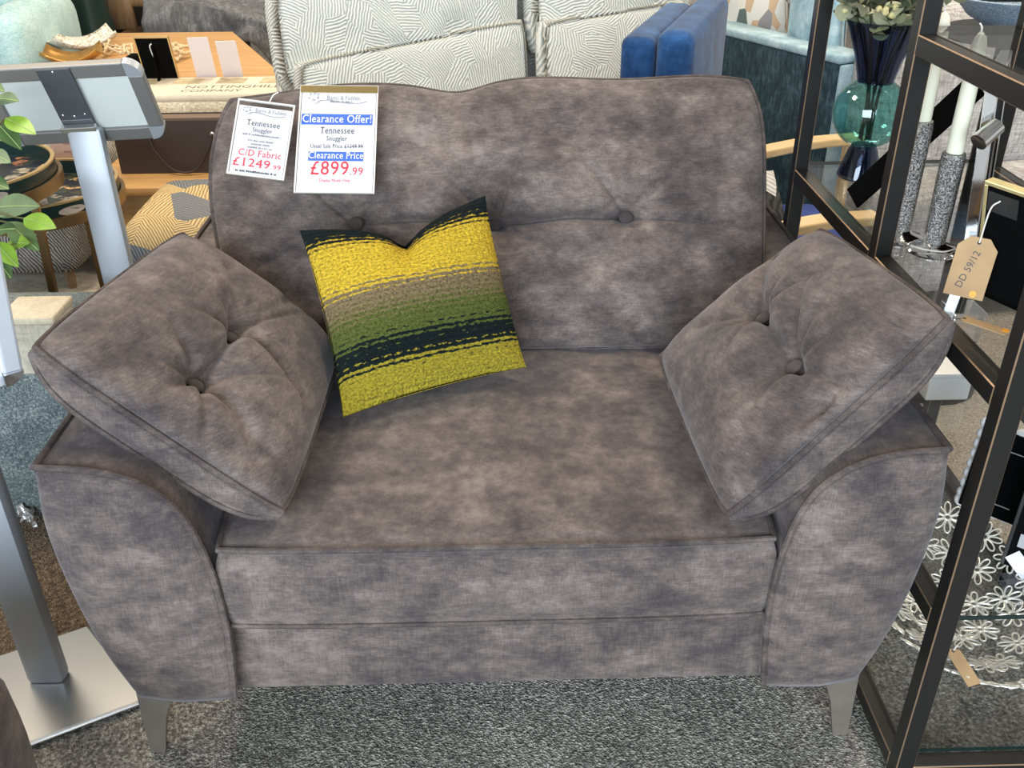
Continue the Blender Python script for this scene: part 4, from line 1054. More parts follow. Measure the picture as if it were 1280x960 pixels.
# brochure holder with a pinkish leaflet, standing behind the trays
def leaflet():
    BL, BR, TR, TL = PY(70, 235, 1.86), PY(125, 235, 1.86), PY(118, 165, 1.90), PY(60, 165, 1.90)
    M = frame_M(BL, BR - BL, TL - BL); W = np.linalg.norm(BR - BL) + 0.02; H = np.linalg.norm(TL - BL)
    hz = BL[2]
    t = thing('leaflet_stand', (BL[0] + 0.06, 1.88, 0), 'pinkish leaflet in a clear holder on a slim post behind the tray tables', 'leaflet stand')
    MB().box((0, 0, 0), (W, H, 0.002), 0, M).build('leaflet', plain('dusty_pink_card', (0.40, 0.27, 0.21), 0.5, var=0.1), t)
    MB().box((0, 0, 0.003), (W, H * 0.35, 0.005), 0, M).build('pocket', plain('lilac_pocket', (0.42, 0.40, 0.48), 0.25), t)
    for i in range(3): MB().box((W * 0.25, H * (0.5 + 0.14 * i), 0.0022), (W * 0.8, H * (0.53 + 0.14 * i), 0.0026), 0, M).build('printed_line', plain('mauve_print', (0.25, 0.15, 0.13), 0.6), t)
    MB().bar((BL[0] + 0.06, 1.885, 0.02), (BL[0] + 0.06, 1.885, hz + 0.02), 0.014, 0.014).build('post', M_BRASS, t)
    MB().lathe([(0.07, 0.0055), (0.07, 0.012), (0.01, 0.02)], (BL[0] + 0.06, 1.885, 0), 24).build('foot', M_BRASS, t, smooth=True)
leaflet()
# chair in charcoal line weave behind the tray tables
ch = thing('line_weave_chair', (-1.72, 2.2, 0), 'charcoal and white line-weave tub chair behind the tray tables', 'chair')
soft('body', (-2.05, 1.93, 0.075), (-1.385, 2.5, 0.40), 0.05, M_MAZE_G, ch, wob=0.015)
soft('backrest', (-2.05, 2.36, 0.38), (-1.60, 2.52, 0.56), 0.05, M_MAZE_G, ch, wob=0.01)
for x in (-1.98, -1.45):
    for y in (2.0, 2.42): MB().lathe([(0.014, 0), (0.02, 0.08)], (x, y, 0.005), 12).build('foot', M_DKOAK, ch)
# tan and grey patterned footstool behind the sofa
fs = thing('patterned_footstool', (-0.845, 1.65, 0), 'tan and grey line-patterned footstool behind the sofa', 'footstool')
soft('cushion_top', (-1.03, 1.43, 0.10), (-0.66, 1.86, 0.435), 0.06, M_MAZE_T, fs, xf((0, 0, 0)), wob=0.02)
for x in (-0.97, -0.72):
    for y in (1.49, 1.80): MB().lathe([(0.014, 0), (0.02, 0.11)], (x, y, 0.0), 12).build('foot', M_DKOAK, fs)
# low oak bench that carries the brown carrier bag
bench = thing('oak_bench', (-1.1, 2.35, 0), 'low honey oak bench behind the patterned footstool', 'bench')
soft('top', (-1.36, 2.06, 0.305), (-0.79, 2.50, 0.335), 0.004, M_OAK, bench, seg=2)
for x in (-1.35, -0.835): soft('side_panel', (x, 2.08, 0.005), (x + 0.035, 2.48, 0.305), 0.003, M_OAK, bench, seg=2)
soft('front_apron', (-1.315, 2.10, 0.06), (-0.835, 2.125, 0.305), 0.003, M_OAK, bench, seg=2)
def bag():
    BL = PZ(152, 217, 0.337); y0 = max(BL[1], 2.10); x0 = BL[0]
    t = thing('carrier_bag', (x0 + 0.2, y0 + 0.06, 0.337), 'dark brown paper carrier bag with rope handles on the oak bench', 'bag')
    W, H, D = 0.485, 0.180, 0.11; mb = MB(); m = plain('dark_brown_paper', (0.036, 0.022, 0.016), 0.55, var=0.1)
    z = 0.337
    for a, b, nm in (((0, 0), (W, 0.003), 'front_panel'), ((0, D - 0.003), (W, D), 'back_panel'), ((0, 0.003), (0.003, D - 0.003), 'side_gusset'), ((W - 0.003, 0.003), (W, D - 0.003), 'side_gusset')):
        MB().box((x0 + a[0], y0 + a[1], z), (x0 + b[0], y0 + b[1], z + H)).build(nm, m, t)
    MB().box((x0 + 0.003, y0 + 0.003, z), (x0 + W - 0.003, y0 + D - 0.003, z + 0.003)).build('bottom', m, t)
    MB().box((x0 + 0.004, y0 + 0.05, z + H - 0.02), (x0 + W - 0.004, y0 + D - 0.004, z + H - 0.004)).build('folded_top', plain('brown_card_top', (0.17, 0.11, 0.075), 0.6), t)
    e1 = np.array((x0 + 0.115, y0 - 0.002, z + H * 0.74)); e2 = np.array((x0 + 0.335, y0 - 0.002, z + H * 0.74))
    for e in (e1, e2): MB().lathe([(0.004, -0.0015), (0.008, 0), (0.004, 0.0015)], (0, 0, 0), 14, Matrix.Translation(Vector(e)) @ Matrix.Rotation(math.pi / 2, 4, 'X')).build('eyelet', plain('copper_eyelet', (0.60, 0.42, 0.34), 0.3, 0.8), t, smooth=True)
    mid = (e1 + e2) / 2
    MB().tube(cr([e1, e1 + np.array((0.025, -0.012, -0.06)), mid + np.array((-0.03, -0.022, -0.118)), mid + np.array((0.04, -0.022, -0.117)), e2 + np.array((-0.02, -0.012, -0.05)), e2], 6), 0.0045, 7).build('rope_handle', plain('brown_rope', (0.028, 0.015, 0.012), 0.6), t, smooth=True)
bag()
# cream printed footstool
ps = thing('printed_footstool', (-1.1, 2.8, 0), 'cream woven footstool with printed lettering on its top cover', 'footstool')
soft('body', (-1.45, 2.58, 0.08), (-0.76, 2.88, 0.50), 0.04, M_CREAMW, ps, wob=0.008)
o = soft('printed_cover', (-1.44, 2.585, 0.485), (-0.77, 2.875, 0.520), 0.016, plain('cream_cotton', (0.66, 0.58, 0.44), 0.9, var=0.06), ps, seg=3)
for i, (txt, yy) in enumerate((('NOTTINGHILL', 2.67), ('COMPANY', 2.61))):
    V, F = text_mesh(txt, 0.062 - 0.01 * i, Matrix.Translation((0, 0, 0)), 'LEFT', -1.16, yy, 0.9, 0.5207); MB().add(V, F).build('printed_word', plain('charcoal_print', (0.13, 0.12, 0.11), 0.8), o)
for i in range(4): MB().box((-1.40 + i * 0.17, 2.745, 0.5202), (-1.29 + i * 0.17, 2.84, 0.5208)).build('printed_patch', plain('sepia_print_%d' % (i % 2), ((0.42, 0.35, 0.22), (0.50, 0.40, 0.25))[i % 2], 0.85, var=0.3), o)
for x in (-1.40, -0.82):
    for y in (2.63, 2.83): MB().lathe([(0.014, 0.0), (0.02, 0.09)], (x, y, 0.005), 12).build('foot', M_DKOAK, ps)
# oak table with ornaments
TT = 0.505
tb = thing('oak_table', (-1.5, 3.4, 0), 'honey oak occasional table carrying frames, bowls and cards', 'table')
tp_ = [(-0.83, 2.93), (-1.27, 3.95), (-1.86, 3.95), (-1.86, 2.93)]
V = [(x, y, TT - 0.03) for x, y in tp_] + [(x, y, TT) for x, y in tp_]
mesh('table_top', V, [(0, 1, 2, 3), (7, 6, 5, 4), (0, 4, 5, 1), (1, 5, 6, 2), (2, 6, 7, 3), (3, 7, 4, 0)], M_OAK, tb, False)
for x, y in ((-0.95, 3.0), (-1.35, 3.85), (-1.80, 3.85), (-1.80, 3.0)): MB().box((x - 0.03, y - 0.03, 0.005), (x + 0.03, y + 0.03, TT - 0.03), 0.004).build('leg', M_OAK, tb)
def bent_bowl(px, size, mat, inner, label, name, rot):
    c = PZ(px[0], px[1], TT); n = 9; V = []; F = []
    for i in range(n):
        for j in range(n):
            u, v = 2 * i / (n - 1) - 1, 2 * j / (n - 1) - 1; h = 0.002 + size * 0.42 * (u * u * 0.75 + v * v * 0.55) ** 1.1
            x = u * size * (1 - 0.12 * v * v); y = v * size * 0.8
            V.append((c[0] + x * math.cos(rot) - y * math.sin(rot), c[1] + x * math.sin(rot) + y * math.cos(rot), TT + h))
    for i in range(n - 1):
        for j in range(n - 1): p = i * n + j; F.append((p, p + n, p + n + 1, p + 1))
    o = mesh(name, V, F, mat, None, True); m = o.modifiers.new('thick', 'SOLIDIFY'); m.thickness = 0.004; m.offset = 1
    tag(o, label, 'bowl')
sp_ = NT('speckled_white_glaze'); sp_.set(Base_Color=sp_.ramp(sp_.noise(sp_.coord(), 70, 4, 0.8), [(0.40, (0.30, 0.24, 0.14)), (0.5, (0.70, 0.66, 0.56)), (0.65, (0.84, 0.82, 0.76))]), Roughness=0.4)
bent_bowl((106, 62), 0.150, sp_.m, None, 'large cream speckled square bowl on the oak table', 'square_bowl', 0.5)
bent_bowl((93, 80), 0.125, plain('hammered_gold', (0.46, 0.25, 0.06), 0.35, 0.6, var=0.25), None, 'gold square bowl with upturned corners on the oak table', 'square_bowl', 0.25)
def easel_frame():
    BL, BR = PZ(200, 102, TT + 0.001), PZ(226, 99, TT + 0.001)
    TLq = PY(166, 46, BL[1] - 0.05); TRq = PY(210, 49, BL[1] - 0.05)
    BL = PY(184, 103, BL[1]); BL[2] = TT + 0.001; BR = BL + (TRq - TLq) * 1.0; BR[2] = TT + 0.001
    up = np.array((-0.015, -0.055, TLq[2] - TT)); M = frame_M(BL, BR - BL, up); W = np.linalg.norm(BR - BL); H = np.linalg.norm(up)
    t = thing('photo_frame', tuple(BL), 'black-backed gold-edged photo frame standing on the oak table', 'photo frame')
    MB().box((0.003, 0.003, -0.004), (W - 0.003, H - 0.003, 0.004), 0, M).build('back_board', M_FELT, t)
    for a, b in (((0, 0), (W, 0.004)), ((0, H - 0.005), (W, H)), ((0, 0.004), (0.004, H - 0.005)), ((W - 0.004, 0.004), (W, H - 0.005))): MB().box((a[0], a[1], -0.007), (b[0], b[1], 0.006), 0, M).build('frame_bar', M_RIMG, t)
    MB().bar(M @ Vector((W * 0.5, H * 0.8, 0.006)), M @ Vector((W * 0.5, 0.012, 0.05)), 0.03, 0.004, up=(1, 0, 0)).build('easel_leg', M_FELT, t)
    MB().tube(cr([M @ Vector((W * 0.48, H * 0.86, 0.006)), M @ Vector((W * 0.42, H * 0.80, 0.012)), M @ Vector((W * 0.46, H * 0.5, 0.012))], 5), 0.0025, 5).build('hanging_wire', plain('white_wire', (0.7, 0.68, 0.62), 0.5), t)
easel_frame()
for i, (bl, br, tl) in enumerate((((247, 99), (273, 97), (232, 47)), ((280, 98), (304, 100), (263, 52)))):
    B0 = PZ(*bl, TT + 0.002); B1 = PZ(*br, TT + 0.002); W = 0.078; d = np.array((0.98, 0.1, 0)) * W
    top = PY(tl[0], tl[1], B0[1] - 0.08); up = top - B0; M = frame_M(B0, d, up); H = np.linalg.norm(up)
    sh = None
    t = thing('card_holder', tuple(B0), ('blush card in a clear holder next to the black-backed frame', 'blush card in a clear holder at the table edge')[i], 'card', 'cards on the oak table')
    MB().box((0, 0, 0), (W, H, 0.0015), 0, M).build('card', plain('blush_card', (0.72, 0.63, 0.61), 0.4), t)
    MB().box((0, 0, 0), (W, 0.05, 0.002), 0, frame_M(B0, d, (0.1, -1, 0))).build('holder_foot', M_ACRYL, t)
# string of wooden beads and rope
def beads(c0, n, spread, label, seed):
    rng = random.Random(seed); t = thing('bead_garland', (c0[0], c0[1], TT), label, 'garland', 'bead garlands on the oak table')
    pts = [c0 + np.array((rng.uniform(-1, 1) * spread[0], rng.uniform(-1, 1) * spread[1], 0.012 + rng.uniform(0, .05))) for _ in range(n)]
    path = cr(pts, 7)
    MB().tube(path, 0.0035, 5).build('cord', plain('cream_cord', (0.66, 0.56, 0.38), 0.8), t, smooth=True)
    first = None
    for k, p in enumerate(path[::3]):
        if first is None: first = MB().ell((0, 0, 0), (0.009, 0.009, 0.009), 8, 6).build('bead', plain('natural_bead', (0.62, 0.47, 0.27), 0.6), None, smooth=True, base=(0, 0, 0)); o = first
        else: o = bpy.data.objects.new('bead', first.data); COL.objects.link(o)
        o.parent = t; o.location = Vector(p - np.array((c0[0], c0[1], TT)))
beads(PZ(152, 70, TT), 11, (0.10, 0.12), 'cream bead garland heaped beside the gold bowl', 1)
beads(PZ(226, 74, TT), 11, (0.06, 0.14), 'cream bead garland heaped behind the blush cards', 2)
c = PZ(175, 78, TT); o = soft('jewellery_tray', (c[0] - 0.05, c[1] - 0.03, TT), (c[0] + 0.05, c[1] + 0.05, TT + 0.03), 0.006, M_FELT, None, seg=2); tag(o, 'small black jewellery tray beside the bead garland', 'tray')
# aqua sofa at the far left
aq = thing('aqua_sofa', (-2.3, 3.7, 0), 'pale aqua tweed sofa with rounded arm and cushions', 'sofa')
def rsoft(nm, c, r, mat, par, e=2.6):
    V = []; F = []; n, m = 28, 18
    for i in range(m + 1):
        t_ = -math.pi / 2 + math.pi * i / m
        for k in range(n):
            a = 2 * math.pi * k / n; f = lambda w: math.copysign(abs(w) ** (2 / e), w)
            V.append((c[0] + r[0] * f(math.cos(t_)) * f(math.cos(a)), c[1] + r[1] * f(math.cos(t_)) * f(math.sin(a)), c[2] + r[2] * f(math.sin(t_))))
    for i in range(m):
        for k in range(n): l = (k + 1) % n; F.append((i * n + k, i * n + l, (i + 1) * n + l, (i + 1) * n + k))
    return mesh(nm, V, F, mat, par)
def px_c(u, v, y): return PY(u, v, y)
ax = PY(74, 40, 3.62)[0] - 0.10
rsoft('arm', (ax, 3.62, 0.555), (0.10, 0.36, 0.165), M_AQUA, aq, 3.4)
rsoft('seat_cushion', (ax - 0.36, 3.50, 0.52), (0.325, 0.36, 0.165), M_AQUA, aq, 3.0)
rsoft('back_cushion', (ax - 0.34, 3.98, 0.74), (0.36, 0.14, 0.24), M_AQUA, aq, 3)
rsoft('back_frame', (ax - 0.50, 4.16, 0.46), (0.42, 0.11, 0.40), M_AQUA, aq, 4)
soft('base', (ax - 0.75, 3.24, 0.08), (ax + 0.08, 4.2, 0.42), 0.04, M_AQUA, aq)
for x in (ax - 0.68, ax):
    for y in (3.3, 4.12): MB().lathe([(0.015, 0), (0.022, 0.09)], (x, y, 0.005), 10).build('foot', M_DKOAK, aq)
# dark oak console with shelves, green vase, fur throw
cs = thing('oak_console', (-2.2, 5.4, 0), 'dark oak console with an open shelf at the back of the shop', 'console')
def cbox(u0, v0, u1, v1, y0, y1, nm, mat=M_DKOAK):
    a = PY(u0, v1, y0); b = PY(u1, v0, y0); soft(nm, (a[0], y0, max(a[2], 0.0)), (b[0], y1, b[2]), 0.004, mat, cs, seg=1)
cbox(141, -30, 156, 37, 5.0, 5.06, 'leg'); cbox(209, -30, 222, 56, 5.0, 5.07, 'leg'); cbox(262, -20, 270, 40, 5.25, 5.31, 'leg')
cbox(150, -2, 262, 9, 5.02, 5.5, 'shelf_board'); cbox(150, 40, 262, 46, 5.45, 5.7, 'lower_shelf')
a = PY(141, 60, 5.72); b = PY(300, -30, 5.72)
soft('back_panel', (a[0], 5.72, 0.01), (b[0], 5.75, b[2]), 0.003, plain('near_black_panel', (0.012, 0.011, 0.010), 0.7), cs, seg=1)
gv = thing('floor_vase', (-2.4, 4.95, 0), 'tall dark bottle-green floor vase beside the oak console', 'vase')
p = PY(132, 50, 4.75)
MB().lathe([(0.09, 0.0), (0.12, 0.06), (0.135, 0.25), (0.12, 0.42), (0.105, 0.50), (0.11, 0.9), (0.12, 1.0), (0.112, 1.0), (0.10, 0.9)], (p[0] - 0.06, 4.75, 0.0), 28).build('body', plain('dark_green_glaze', (0.012, 0.030, 0.024), 0.35), gv, smooth=True)
dc = thing('dark_filler_cabinet', (-3.0, 5.6, 0), 'near-black cabinet added to fill the dark area behind the aqua sofa', 'cabinet')  # cabinet added to fill the dark background
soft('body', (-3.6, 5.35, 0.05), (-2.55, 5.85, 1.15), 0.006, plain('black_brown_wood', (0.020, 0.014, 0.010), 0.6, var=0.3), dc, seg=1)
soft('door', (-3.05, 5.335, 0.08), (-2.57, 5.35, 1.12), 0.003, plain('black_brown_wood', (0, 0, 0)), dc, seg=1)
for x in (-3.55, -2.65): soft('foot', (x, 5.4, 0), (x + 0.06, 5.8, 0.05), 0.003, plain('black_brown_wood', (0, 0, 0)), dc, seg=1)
def fur():
    t_ = NT('grey_fur'); n1 = t_.noise(t_.coord((1, 1, 0.35)), 38, 6, 0.75); n2 = t_.noise(t_.coord(), 9, 4)
    f = t_.math('ADD', t_.math('MULTIPLY', n1, 0.65), t_.math('MULTIPLY', n2, 0.35))
    t_.set(Base_Color=t_.ramp(f, [(0.36, (0.020, 0.021, 0.024)), (0.5, (0.085, 0.085, 0.090)), (0.64, (0.26, 0.26, 0.26))]), Roughness=0.9, Sheen_Weight=0.4); t_.bump(n1, 1.0, 0.03)
    bench = thing('upholstered_bench', (-1.1, 4.55, 0), 'small wooden bench hidden under a grey fur throw', 'bench')
    x0, x1 = -1.80, -0.72
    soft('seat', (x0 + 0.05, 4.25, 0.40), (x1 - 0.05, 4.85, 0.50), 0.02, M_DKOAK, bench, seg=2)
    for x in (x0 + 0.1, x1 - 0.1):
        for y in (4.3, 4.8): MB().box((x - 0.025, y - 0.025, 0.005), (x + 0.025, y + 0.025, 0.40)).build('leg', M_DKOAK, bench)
    # throw: a sheet over the bench whose edges hang in uneven tongues
    nz = Noise(9, 14, 2, 8); n = 46; V = []; F = []
    for i in range(n):
        for j in range(n):
            u, v = i / (n - 1), j / (n - 1); x = x0 + (x1 - x0) * u; s = v * 1.25
            hang = 0.24 + 0.12 * math.sin(u * 9.0 + 0.6) + 0.05 * math.sin(u * 21)
            if s < 0.40: y = 4.215 - 0.02 * math.sin(u * 14) ; z = 0.53 - hang * (1 - s / 0.40)
            else: y = 4.215 + (s - 0.40) * 0.76; z = 0.53 + 0.16 * math.sin(min(1, (s - 0.4) / 0.85) * math.pi * 0.6) + 0.05 * math.sin(u * 6)
            V.append((x + 0.02 * float(nz(u * 3, v * 3)), y + 0.02 * float(nz(v * 4, u * 4)) - 0.01, z + 0.03 * float(nz(u * 5, v * 5))))
    for i in range(n - 1):
        for j in range(n - 1): p = i * n + j; F.append((p, p + n, p + n + 1, p + 1))
    o = mesh('fur_throw', V, F, t_.m, None, True); m = o.modifiers.new('thick', 'SOLIDIFY'); m.thickness = 0.02
    tag(o, 'shaggy grey fur throw draped over a wooden bench', 'throw')
fur()

# ---------------------------------------------------------------- cream line-weave sofa behind
csf = thing('line_weave_sofa', (0.0, 2.3, 0), 'cream line-weave reclining sofa standing behind the velvet snuggler', 'sofa')
e_ = np.array((0.95, 0.31, 0)); e_ /= np.linalg.norm(e_); nf = np.array((e_[1], -e_[0], 0))
def cpad(nm, TL, TR, drop, lean, bd, pf, seed, cor=0.05, exp=0.40):
    TL = np.array(TL); TR = np.array(TR); dz = np.array((0, 0, -drop)) + nf * lean
    return pillow(nm, [TL + dz, TR + dz, TR, TL], bd, pf, M_MAZE, csf, N=40, seed=seed, noise=0.007, corner=cor, exp=exp, under=0.02, bulge=0.5)
l0, l1 = PZ(372, 80, 0.715), PZ(648, 26, 0.795); l2, l3 = PZ(676, 30, 0.79), PZ(848, 3, 0.83)
cpad('lumbar_cushion', l0 + nf * 0.0, l1, 0.36, 0.05, 0.09, 0.035, 61, 0.03); cpad('lumbar_cushion', l2, l3, 0.36, 0.05, 0.09, 0.035, 62, 0.03)
h0 = PZ(362, 18, 0.86) ; up = np.array((0, 0, 1))
cpad('headrest', l0 - nf * 0.10 - e_ * 0.04 + up * 0.235, l1 - nf * 0.10 + e_ * 0.0 + up * 0.26, 0.34, 0.03, 0.13, 0.05, 63, 0.07); cpad('headrest', l2 - nf * 0.10 + up * 0.24, l3 - nf * 0.10 + e_ * 0.05 + up * 0.24, 0.34, 0.03, 0.13, 0.05, 64, 0.06)
Mc = frame_M(l0 - nf * 0.26 - e_ * 0.06, e_, -nf); Mc = Matrix(((e_[0], -nf[0], 0, l0[0]), (e_[1], -nf[1], 0, l0[1]), (0, 0, 1, 0), (0, 0, 0, 1)))
Lc = 1.40
soft('back_shell', (-0.05, 0.14, 0.12), (Lc, 0.30, 0.90), 0.05, M_MAZE, csf, Mc)
soft('seat', (0.0, -0.44, 0.14), (Lc - 0.03, 0.10, 0.40), 0.05, M_MAZE, csf, Mc)
soft('arm', (-0.10, -0.42, 0.12), (0.0, 0.28, 0.52), 0.04, M_MAZE, csf, Mc)
for x in (0.05, Lc - 0.08):
    for y in (-0.38, 0.24): MB().lathe([(0.018, 0), (0.022, 0.14)], (x, y, 0.002), 12, Mc).build('foot', M_DKOAK, csf)
# navy velvet sofa, end-on
nv = thing('navy_sofa', (0.35, 1.45, 0), 'navy blue velvet two-seater seen end-on behind the snuggler', 'sofa')
a25 = R_(-20); o_ = PY(816, 96, 1.20)
Mn = Matrix.Translation((o_[0], 1.20, 0)) @ Matrix.Rotation(a25, 4, 'Z')
soft('back_frame', (0.0, 0.0, 0.10), (0.088, 0.62, 0.965), 0.032, M_NAVY, nv, Mn, seg=5)
soft('back_cushion', (-0.085, 0.015, 0.44), (-0.004, 0.56, 0.945), 0.022, M_NAVY, nv, Mn, seg=4)
soft('seat', (-0.30, 0.02, 0.14), (-0.004, 0.56, 0.43), 0.03, M_NAVY, nv, Mn)
for x in (-0.27, 0.04):
    for y in (0.06, 0.52): MB().lathe([(0.012, 0), (0.018, 0.14)], (x, y, 0), 12, Mn).build('foot', M_DKOAK, nv)
# small white sign behind the navy sofa
def wsign():
    BL, BR = PY(876, 98, 1.95), PY(886, 98, 1.95); TL = PY(880, 8, 1.98)
    t = thing('sign_holder', (BL[0] + 0.03, 1.97, 0), 'narrow white sign holder between the navy sofa and the teal sofa', 'sign')
    MB().box((BL[0] - 0.03, 1.955, BL[2]), (PY(888, 10, 1.95)[0], 1.962, TL[2])).build('sign_board', plain('lilac_white_card', (0.62, 0.64, 0.78), 0.4), t)
    MB().box((BL[0] - 0.035, 1.962, 0.02), (PY(888, 10, 1.95)[0] + 0.004, 1.97, TL[2] + 0.006)).build('holder_back', M_PAPER, t)
    MB().box((BL[0] - 0.05, 1.92, 0), (BL[0] + 0.10, 2.02, 0.02), 0.004).build('foot', M_STEEL, t)
wsign()
# teal chenille sofa
ts = thing('teal_sofa', (1.2, 2.4, 0), 'dark teal chenille sofa with light painted along its top edge, side panel towards the snuggler', 'sofa')
t0, t1 = PZ(880, 34, 0.745), PZ(1050, 77, 0.745); dv = t1 - t0; Ld = np.linalg.norm(dv); dv /= Ld; nn = np.array((-dv[1], dv[0], 0))
if nn[0] < 0: nn = -nn
Mt = Matrix(((dv[0], nn[0], 0, t0[0]), (dv[1], nn[1], 0, t0[1]), (0, 0, 1, 0), (0, 0, 0, 1)))
soft('side_panel', (0, 0, 0.10), (Ld, 0.11, 0.735), 0.012, M_TEALV, ts, Mt)
soft('lit_top_pad', (-0.004, -0.004, 0.735), (Ld + 0.004, 0.114, 0.762), 0.01, M_TEALT, ts, Mt)  # paler layer: light on the arm top is put into its colour
soft('front_panel', (Ld - 0.004, 0.004, 0.10), (Ld + 0.012, 0.106, 0.734), 0.006, M_TEALT, ts, Mt)  # end face painted lighter too, as if lit
soft('seat', (0.02, 0.118, 0.12), (Ld - 0.22, 0.42, 0.44), 0.03, M_TEALV, ts, Mt)
for x in (0.05, Ld - 0.05):
    for y in (0.03, 0.09): MB().lathe([(0.015, 0), (0.02, 0.12)], (x, y, 0.002), 12, Mt).build('foot', M_DKOAK, ts)
def flat_pillow(nm, P4, mat, label, seed, pf=0.05):
    o, *_ = pillow(nm, P4, 0.012, pf, mat, None, N=28, seed=seed, noise=0.004, corner=-0.02, exp=0.5, brows=2, neck=0.04); tag(o, label, 'cushion'); return o
yy = 2.62
flat_pillow('leaf_print_cushion', [PY(893, 60, yy), PY(985, 68, yy - 0.25), PY(985, -60, yy - 0.18), PY(893, -70, yy + 0.07)], M_LEAFP, 'leaf-print cushion in olive and grey on the teal sofa', 71, 0.04)
flat_pillow('teal_cushion', [PY(985, 66, 2.28), PY(1052, 80, 2.05), PY(1060, -40, 2.10), PY(998, -50, 2.33)], M_TEALT, 'pale teal chenille cushion beside the leaf-print cushion', 72, 0.05)
# oak armchair with a blue seat
oc = thing('oak_armchair', (0.93, 1.45, 0), 'pale oak framed armchair with a navy seat behind the shelving unit', 'chair')
def oarm(p, q, z, nm='arm'):
    a = np.array((p[0], p[1], z)); b = np.array((q[0], q[1], z)); m = (a + b) / 2 + np.array((0, 0, 0.008))
    d = (b - a) / np.linalg.norm(b - a); s = np.array((-d[1], d[0], 0)) * 0.028; V = []; F = []
    pts = cr([a, m, b], 5)
    for r in pts:
        for dx, dz in ((-1, -0.012), (1, -0.012), (1, 0.012), (-1, 0.012)): V.append(r + s * dx + np.array((0, 0, dz)))
    for i in range(len(pts) - 1):
        for k in range(4): F.append((i * 4 + k, i * 4 + (k + 1) % 4, i * 4 + 4 + (k + 1) % 4, i * 4 + 4 + k))
    F += [(3, 2, 1, 0), tuple(len(pts) * 4 - 4 + k for k in range(4))]
    o = mesh(nm, V, F, M_PALEOAK, oc, False); bv = o.modifiers.new('bevel', 'BEVEL'); bv.width = 0.005; bv.segments = 2
fa, fb = PZ(945, 192, 0.56), PZ(1075, 173, 0.56); na, nb = PZ(965, 290, 0.54), PZ(1098, 272, 0.54)
oarm(fa, fb, 0.56); oarm(na, nb, 0.54)
s0 = np.minimum(na, fa); s1 = np.maximum(nb, fb)
soft('seat', (s0[0] + 0.02, na[1] + 0.04, 0.34), (nb[0] - 0.0, fa[1] - 0.035, 0.43), 0.03, plain('royal_blue_cloth', (0.025, 0.055, 0.24), 0.9, var=0.15), oc)
for p, z in ((fa, 0.55), (fb, 0.55), (na, 0.53), (nb, 0.53)):
    q = np.array((min(max(p[0], s0[0] + 0.03), s1[0] - 0.03), p[1], 0)); MB().bar((q[0], q[1], 0.0), (q[0], q[1], z - 0.008), 0.03, 0.026, 0.004).build('leg', M_PALEOAK, oc)
MB().bar((na[0] + 0.03, na[1], 0.30), (fa[0] + 0.03, fa[1], 0.30), 0.022, 0.04).build('stretcher', M_PALEOAK, oc)
flat_pillow('patterned_cushion', [PZ(930, 292, 0.44), PZ(984, 285, 0.44), PY(966, 215, PZ(975, 285, 0.44)[1] + 0.16), PY(920, 215, PZ(975, 285, 0.44)[1] + 0.16)], maze('black_and_white_weave', (0.66, 0.66, 0.64), (0.45, 0.45, 0.44), 300, 6, (0.06, 0.06, 0.06)), 'small white cushion with a black pattern on the oak armchair', 73, 0.03)
# pale grey woven sofa behind the shelving
gs = thing('grey_woven_sofa', (1.6, 2.0, 0), 'pale grey linen-weave sofa beyond the shelving unit', 'sofa')
g0 = np.array((1.17, 1.58)); ga = R_(8)
Mg = Matrix.Translation((g0[0], g0[1], 0)) @ Matrix.Rotation(ga, 4, 'Z')
soft('seat', (0, 0, 0.10), (1.5, 0.40, 0.44), 0.05, M_GREYW, gs, Mg, wob=0.01)
soft('back_cushion', (0.0, 0.20, 0.42), (0.75, 0.40, 0.92), 0.06, M_GREYW, gs, Mg @ xf((0, 0, 0), (0, 0, 0)), wob=0.015)
soft('back_cushion', (0.76, 0.20, 0.42), (1.5, 0.40, 0.92), 0.06, M_GREYW, gs, Mg, wob=0.015)
for x in (0.06, 1.42):
    for y in (0.06, 0.34): MB().lathe([(0.015, 0), (0.02, 0.11)], (x, y, 0.004), 12, Mg).build('foot', M_DKOAK, gs)
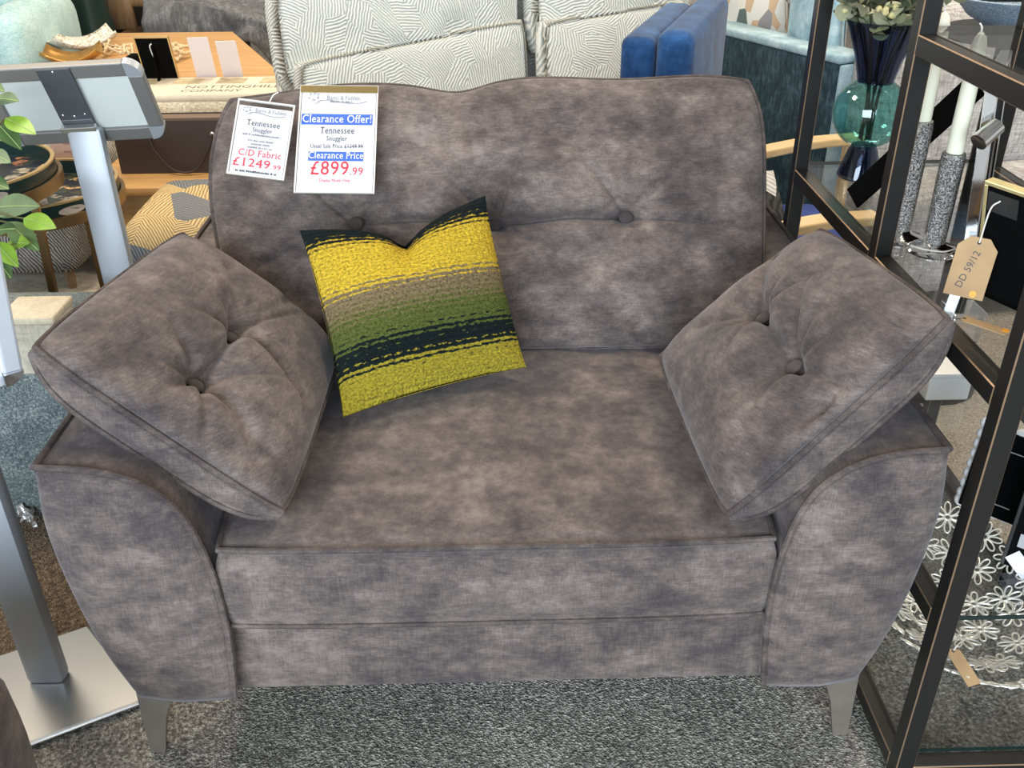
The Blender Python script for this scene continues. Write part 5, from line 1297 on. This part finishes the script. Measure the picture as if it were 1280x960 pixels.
# decorative blue bowl with agate plates on a black plinth table
pt = thing('plinth_table', (1.21, 1.25, 0), 'slim black plinth table behind the shelving unit', 'side table')
pc = PY(1236, 40, 1.25); zt = 0.95; pc = PZ(1262, 36, zt)
MB().lathe([(0.13, 0.004), (0.13, 0.02), (0.02, 0.03), (0.02, zt - 0.02)], (pc[0], pc[1], 0), 24).build('pedestal', M_BLACK, pt, smooth=True)
MB().lathe([(0.14, zt - 0.02), (0.14, zt)], (pc[0], pc[1], 0), 32).build('round_top', M_BLACK, pt, smooth=True)
bw = MB().lathe([(0.03, 0), (0.05, 0.003), (0.10, 0.03), (0.135, 0.07), (0.131, 0.072), (0.095, 0.036), (0.03, 0.010)], (pc[0], pc[1], zt), 36).build('glitter_bowl', weave('denim_blue_glitter', (0.10, 0.16, 0.24), (0.22, 0.31, 0.40), (0.46, 0.54, 0.60), (300, 300, 300), (200, 200, 200), 0.5, 0.1), None, smooth=True)
tag(bw, 'denim-blue glittered bowl on the slim black plinth table', 'bowl')
for i, (col, nm, lb) in enumerate((((0.05, 0.035, 0.03), 'dark_agate', 'dark brown agate plate lowest in the glittered bowl'), ((0.55, 0.48, 0.38), 'cream_agate', 'cream agate plate between the others in the glittered bowl'), ((0.34, 0.11, 0.05), 'rust_agate', 'rust-red agate plate uppermost in the glittered bowl'))):
    M = Matrix.Translation((pc[0], pc[1], zt + 0.058 + 0.018 * i)) @ Matrix.Rotation(0.16 * (i - 1), 4, 'X') @ Matrix.Rotation(0.5 * i, 4, 'Z')
    o = MB().lathe([(0.0, 0), (0.07, 0.002), (0.092 - 0.004 * i, 0.008), (0.090 - 0.004 * i, 0.012), (0.07, 0.007), (0.0, 0.005)], (0, 0, 0), 28, M).build('agate_plate', plain(nm, col, 0.25, var=0.5), None, smooth=True)
    tag(o, lb, 'plate', 'agate plates in the blue bowl')
# velvet footstool at the camera's left, same cloth as the snuggler
vf = thing('velvet_footstool', (-0.85, -0.35, 0), 'grey-brown velvet footstool in front of the silver stand base', 'footstool')
rsoft('cushion_top', (-0.872, -0.43, 0.30), (0.262, 0.36, 0.17), M_VEL, vf, 3.6)
for x in (-1.03, -0.72):
    for y in (-0.65, -0.2): MB().lathe([(0.013, 0), (0.02, 0.15)], (x, y, 0), 12).build('foot', M_LEG, vf)
